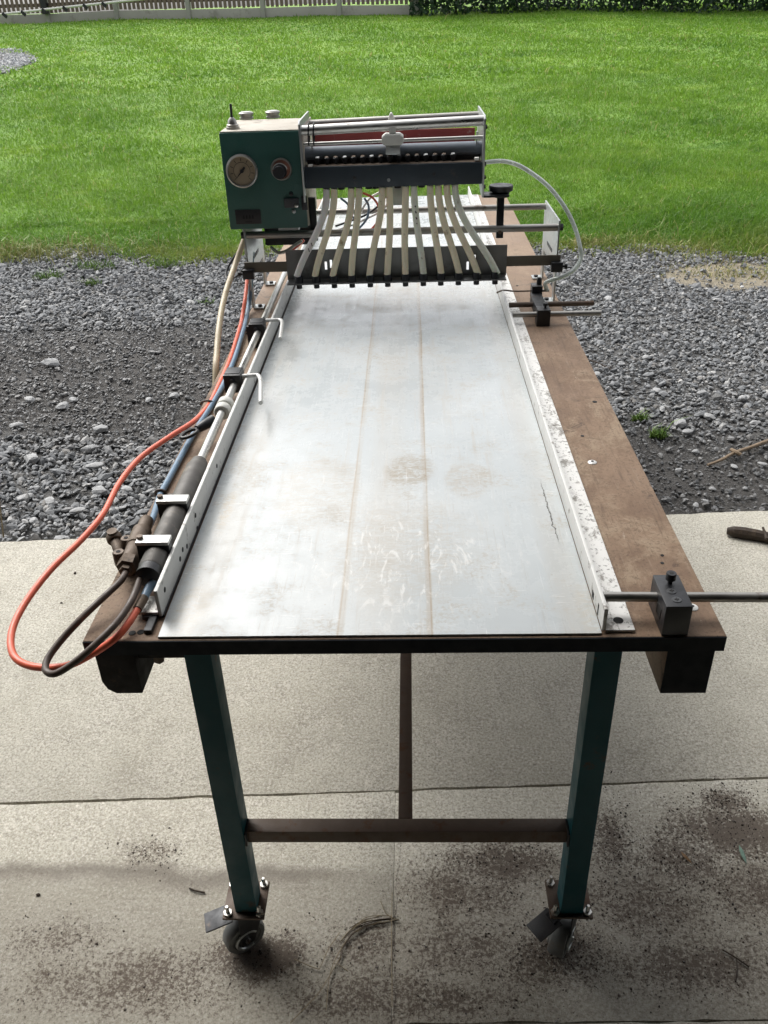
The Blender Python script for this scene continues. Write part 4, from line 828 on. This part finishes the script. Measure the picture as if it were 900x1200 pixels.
# ================================================================== STOPS on the right board
st = empty('rod_stop', (.375, 1.0, ZT), 'black clamping block holding a long steel rod at the front right corner', 'stop block')
f0, f1 = .355, .393
blk = obj('block', MB().box(f0, f1, .958, 1.036, ZT + .0002, .9035), M['black'], st, bevel=.0015)
obj('stop_rod', MB().cyl((.2768, 1.006, .886), (.72, 1.000, .883), .0075, 18), M['grey_steel'], st)
p = P(785, 683, z=.9035); sc1 = obj('cap_screw', MB().lathe((p.x, p.y, .9035), (0, 0, 1), [(.0035, 0), (.0035, .006), (.0075, .007), (.0075, .017), (.0068, .018)], 20), M['black'], blk)
obj('hex_recess', MB().lathe((p.x, p.y, .9212), (0, 0, 1), [(.0035, 0), (.0035, .0006)], 6), M['hole'], sc1)
for px, py in ((787, 693), (793, 703)):
    p = P(px, py, z=.9035); s = obj('screw', MB().lathe((p.x, p.y, .9035), (0, 0, 1), [(.0072, 0), (.0066, .001), (.0001, .0013)], 18), M['pedal'], blk)
    for a in (0, 1): obj('cross_slot', MB().obox((p.x, p.y, .9048), (.0032 if a else .0008, 0, 0), (0, .0008 if a else .0032, 0), (0, 0, .0004 + a * .0001)), M['hole'], s)
obj('side_slot', MB().obox((f0, .985, .876), (.0008, 0, 0), (0, .010, 0), (0, 0, .009)), M['hole'], blk)
rs = empty('sensor_stop', (.37, 2.4, ZT), 'black double-rod stop carrying a small sensor block below the end plate', 'stop block')
b2 = obj('block', MB().box(.351, .388, 2.312, 2.355, ZT + .0002, .897), M['black'], rs, bevel=.0015)
obj('block_arm', MB().box(.353, .386, 2.3552, 2.49, .862, .892), M['dark_steel'], rs, bevel=.002)
obj('stop_rod', MB().cyl((.285, 2.33, .880), (.532, 2.33, .880), .0075, 14), M['grey_steel'], rs)
obj('stop_rod', MB().cyl((.285, 2.435, .875), (.532, 2.435, .875), .0075, 14), M['brown_steel'], rs)
p = P(637, 356, z=.897); obj('cap_screw', MB().lathe((p.x, 2.335, .897), (0, 0, 1), [(.0035, 0), (.0035, .006), (.007, .007), (.007, .014)], 14), M['black'], b2)
sb_ = obj('sensor_block', MB().box(.358, .389, 2.4902, 2.53, .872, .912), M['black'], rs, bevel=.0015)
obj('sensor_knob', MB().lathe((.381, 2.515, .912), (0, 0, 1), [(.008, 0), (.008, .012), (.005, .02)], 12), M['black'], sb_)
w0 = P(582, 343, z=.885); obj('feeler', MB().tube([w0, w0 + Vector((.02, -.01, .010)), (.31, 2.51, .893), (.36, 2.51, .893)], .0025, 8), M['brown_metal'], sb_)
obj('nipple', MB().cyl((.389, 2.51, .893), (.412, 2.51, .893), .004, 10), M['grey_steel'], sb_)

# ================================================================== HOSES AND WIRES
def hose(name, pts, r, m, label, n=12, cat='hose', grp=None):
    p0 = Vector(pts[0]); return obj(name, MB().tube(pts, r, n, 7), M[m], None, label=label, cat=cat, group=grp, origin=p0)
zr = ZT + .0075
red = [P(293, 296, y=2.62), P(291, 312, y=2.60), P(289, 335, y=2.53), P(287, 352, z=.90), P(284, 371, z=.868), P(281, 384, z=.866), P(270, 420, z=zr), P(257, 450, z=zr), P(245, 474, z=zr), P(228, 493, z=.862), P(200, 511, z=.864), P(165, 536, z=.86), P(140, 566, z=.855), P(121, 602, z=.85),
       P(95, 633, z=.845), P(60, 667, z=.838), P(30, 706, z=.828), P(14, 740, z=.82), P(16, 768, z=.815), P(38, 781, z=.815), P(75, 781, z=.82), P(105, 768, z=.835), P(135, 748, z=.856), P(150, 731, z=.866), P(161, 714, z=.872)]
hose('red_hose', red, .0057, 'red_hose', 'red air hose looping out past the left table corner', 14)
hose('connector', [P(161, 714, z=.872), P(165, 707, z=.874), P(169, 700, z=.876)], .0072, 'brown_metal', 'dull brass connector joining red and blue hose ends', 14, 'connector')
hose('blue_hose', [P(169, 700, z=.876), P(174, 690, z=.88), P(181, 679, z=.886), P(183, 668, z=.89)], .0068, 'blue_hose', 'short blue hose stub entering the cylinder end cap', 12)
hose('blue_hose', [P(296, 296, y=2.63), P(294, 335, y=2.54), P(291, 360, z=.868), P(286, 384, z=.864), P(275, 420, z=zr), P(262, 450, z=zr), P(248, 475, z=zr), P(230, 503, z=zr), P(212, 535, z=zr), P(197, 563, z=zr), P(188, 580, z=zr), P(180, 605, z=.866), P(171, 624, z=.872), P(165, 637, z=.875)], .0063, 'blue_hose',
     'long grey-blue air hose clipped along the left brown board', 12)
hose('brown_hose', [P(150, 664, z=.885), P(142, 680, z=.884), P(118, 703, z=.878), P(95, 725, z=.868), P(72, 750, z=.85), P(56, 772, z=.838), P(54, 786, z=.835), P(66, 789, z=.838), P(90, 774, z=.85), P(115, 752, z=.866), P(138, 728, z=.876), P(154, 704, z=.884), P(163, 682, z=.89), P(167, 672, z=.892)], .0053, 'brown_hose',
     'dark brown hose looping between valve fitting and cylinder end', 12)
hose('tan_hose', [P(291, 268, y=2.63), P(284, 287, y=2.60), P(275, 312, x=-.535), P(266, 338, x=-.54), P(260, 362, x=-.538), P(256, 390, x=-.53), P(254, 415, x=-.522), P(253, 434, x=-.516), Vector((-.512, 2.0, .74)), Vector((-.47, 1.98, .66))], .0085, 'beige_hose', 'thick tan hose hanging from the control box past the board edge', 12)
hose('clear_hose', [P(566, 190.5, y=2.56), P(590, 189, y=2.60), P(612, 196, y=2.65), P(640, 216, y=2.63), P(660, 240, y=2.61), P(673, 265, y=2.59), P(680, 290, y=2.56), P(681, 302, y=2.55), P(673, 316, y=2.53), P(658, 325, y=2.52), P(640, 331, y=2.51), Vector((.405, 2.51, .893))], .0062, 'clear_hose', 'clear plastic hose arching from seeding head to sensor block', 12)
hose('black_cable', [P(290, 308, y=2.62), P(283, 318, y=2.63), P(275, 325, y=2.65), P(265, 326, y=2.68), P(268, 312, y=2.72), P(282, 290, y=2.72)], .0035, 'black', 'thin black cable drooping behind the left end plate', 8, 'cable')
for k, (m, pts) in enumerate([('red_hose', [(425, 226), (437, 232), (444, 244), (443, 258), (436, 268), (430, 272)]), ('blue_hose', [(399, 232), (408, 240), (412, 252), (420, 262)]), ('blue_hose', [(427, 232), (432, 242), (430, 256), (420, 268), (410, 272)]),
                              ('black', [(393, 265), (410, 259), (428, 252), (445, 240), (452, 230)]), ('white', [(394, 270), (412, 264), (430, 256), (448, 246), (460, 230)]), ('white', [(415, 268), (424, 246), (434, 232), (446, 225)])]):
    hose('wire', [P(a, b, y=2.70 + .012 * k) for a, b in pts], .0035, m, ['curved red wire under the seeding head', 'short blue wire behind the left seed tubes', 'long curving blue wire under the seeding head', 'black wire running up to the right behind seed tubes', 'white wire lying along the black wire', 'steep white wire crossing the red wire'][k], 8, 'wire', 'loose wires under the seeding head')
hose('wire', [P(318, 290, y=2.66), P(326, 296, y=2.62), P(336, 294, y=2.60), P(346, 287, y=2.6), P(354, 282, y=2.6)], .005, 'white', 'thick white cable beside the left end plate', 8, 'wire')
hose('wire', [P(338, 296, y=2.62), P(346, 290, y=2.62), P(352, 285, y=2.62), P(356, 281, y=2.62)], .005, 'red_hose', 'short red cable end beside the thick white cable', 8, 'wire')
for px, py, ex in [(282, 384, 1), (243, 473, 1), (188, 578, 1)]:
    p = P(px, py, z=ZT + .008); t = obj('hose_clip', MB().tube([p + Vector((.0095 * math.cos(a) * (1.6 if px > 240 else 1) , 0, .0085 * math.sin(a) - .001)) for a in np.linspace(-.3, 3.4, 12)], .0028, 8, 2), M['brown_hose'], None, label={282: 'dark hose clip beside the rear hook finger block', 243: 'dark hose clip where red and blue hoses part', 188: 'dark hose clip holding only the blue hose'}[px], cat='clip', group='clips holding the hoses', origin=(p.x, p.y, ZT))
    obj('tab', MB().box(p.x + .008, p.x + .042, p.y - .008, p.y + .008, ZT + .0002, ZT + .003), M['brown_hose'], t, bevel=.0008); obj('screw', MB().lathe((p.x + .030, p.y, ZT + .003), (0, 0, 1), [(.006, 0), (.005, .002)], 12), M['dark_steel'], t)

# ================================================================== LITTER ON THE GROUND
w0, w1 = P(852, 622, z=.018), P(925, 636, z=.018); wd = (w1 - w0)
pts = [w0 + wd * t + Vector((0, .01 * math.sin(t * 3), 0)) for t in (0, .12, .3, .55, .8, 1)]
ch = obj('wood_chunk', MB().tube(pts, .02, 9, 4, [.012, .020, .022, .020, .018, .012]), M['dark_wood'], None, label='dark wet piece of broken branch on the concrete edge', cat='wood', origin=w0)
obj('stub', MB().cyl(P(899, 632, z=.03), P(894, 618, z=.045), .007, 8, .004), M['dark_wood'], ch)
sp = [P(829, 545, z=.012), P(845, 539, z=.014), P(860, 531, z=.016), P(880, 524, z=.018), P(905, 515, z=.02), P(940, 505, z=.015)]
sk = obj('stick', MB().tube(sp, .006, 8, 4, [.005, .006, .007, .0075, .008, .007]), M['stick'], None, label='long dry brown stick lying on the right gravel', cat='stick', origin=sp[0]); obj('knot', MB().tube([P(857, 527, z=.02), P(863, 530, z=.024), P(868, 533, z=.018)], .008, 7, 3), M['stick'], sk)
hose('twig', [P(688, 421, z=.012), P(700, 425, z=.014), P(717, 433, z=.008)], .004, 'dark_wood', 'short dark twig on gravel beside the right board', 7, 'twig')
hose('twig', [P(705, 343, z=.012), P(722, 341, z=.016), P(736, 339, z=.01)], .006, 'dark_wood', 'dark thin twig on gravel beyond the sensor stop', 7, 'twig')
q = P(3, 630, z=0); hose('cane', [q + Vector((.004, 0, 0)), P(2, 610, y=q.y + .012), P(-1, 585, y=q.y + .03)], .0028, 'straw', 'thin pale cane leaning at the concrete edge', 7, 'cane')
def strand(pts, r, m, par): obj('strand', MB().tube([P(a, b, z=.004 + .004 * random.random()) for a, b in pts], r, 5, 5), M[m], par)
dg = empty('dry_grass_wisp', P(420, 1085, z=0), 'wisp of dry grass strands curled on the floor between the casters', 'dry grass')
base = [(464, 1077), (448, 1078), (430, 1082), (414, 1092), (402, 1106), (394, 1124), (386, 1150), (381, 1185)]
for k in range(16):
    n_ = random.randint(4, 6); j = random.uniform(-5, 5); pts = [(a + j * .8 + random.uniform(-2.5, 2.5) , b + j + random.uniform(-2.5, 2.5)) for a, b in base[random.randint(0, 2):n_]]
    if len(pts) > 2: strand(pts, .0008, 'straw_dark' if k % 3 else 'straw', dg)
for pts in ([(398, 1093), (385, 1112), (376, 1132), (371, 1135), (345, 1124)], [(406, 1102), (394, 1122), (386, 1145), (382, 1185)], [(400, 1120), (376, 1160), (358, 1180), (340, 1199)], [(446, 1056), (452, 1070), (463, 1077)], [(396, 1130), (408, 1138)], [(459.5, 1046), (459, 1090), (459.5, 1180)]): strand(pts, .0009, 'straw', dg)
def leaf(name, a, b, w, m, label):
    a, b = P(*a, z=.004), P(*b, z=.006); d = b - a; s = Vector((-d.y, d.x, 0)).normalized() * w; up = Vector((0, 0, .004)); mb = MB()
    L1 = [a, a + d * .3 + s, a + d * .7 + s * .8, b, a + d * .7 - s * .8, a + d * .3 - s]; mid = [a + d * .3 + up, a + d * .7 + up]
    mb.add(L1 + mid, [(0, 6, 1), (1, 6, 7, 2), (2, 7, 3), (3, 7, 4), (4, 7, 6, 5), (5, 6, 0)]); n0_ = len(mb.v)
    mb.add([Vector(v) - Vector((0, 0, .0008)) for v in L1 + mid], [(1, 6, 0), (2, 7, 6, 1), (3, 7, 2), (4, 7, 3), (5, 6, 7, 4), (0, 6, 5)])
    obj(name, mb, M[m], None, label=label, cat='leaf', origin=a)
leaf('leaf', (866, 990), (875, 1012), .0045, 'leaf_green', 'narrow blue-green fallen leaf among the soil crumbs'); leaf('leaf', (798, 998), (811, 1012), .0035, 'leaf_brown', 'narrow tan curled leaf on the dirty floor')
hose('twig', [P(847, 1113, z=.003), P(862, 1122, z=.006), P(878, 1133, z=.003)], .0016, 'dark_wood', 'thin dark twig on the floor below the tan leaf', 6, 'twig')
hose('twig', [P(863, 1122, z=.004), P(864, 1136, z=.006), P(862, 1150, z=.003)], .0016, 'dark_wood', 'short forked twig end beside the thin dark twig', 6, 'twig')
hose('twig', [P(222, 1041, z=.003), P(230, 1044, z=.005), P(240, 1046, z=.003)], .002, 'dark_wood', 'small dark twig on the floor left of the caster', 6, 'twig')
# soil crumbs
cl_ = [(a_, b_, r1 * 230, r2 * 230, int(k_ * (1300 if a_ > 560 else 600))) for a_, b_, r1, r2, k_ in SOIL]
X, Y, S = [], [], []
for cx_, cy_, sx, sy, n in cl_:
    for _ in range(int(n * .8)):
        p = P(random.gauss(cx_, sx), min(1290, max(905, random.gauss(cy_, sy))), z=0); X.append(p.x); Y.append(p.y); S.append(min(.0036, random.lognormvariate(-6.85, .5)))
V, Fc = scatter(np.array(X), np.array(Y), np.array(S), ico_variants(6, 1), .3, .5, lambda x, y: np.zeros(len(x)))
raw('soil_crumbs', V, Fc, M['crumb'], 'dark soil crumbs scattered over the near concrete floor', 'soil', kind='stuff')
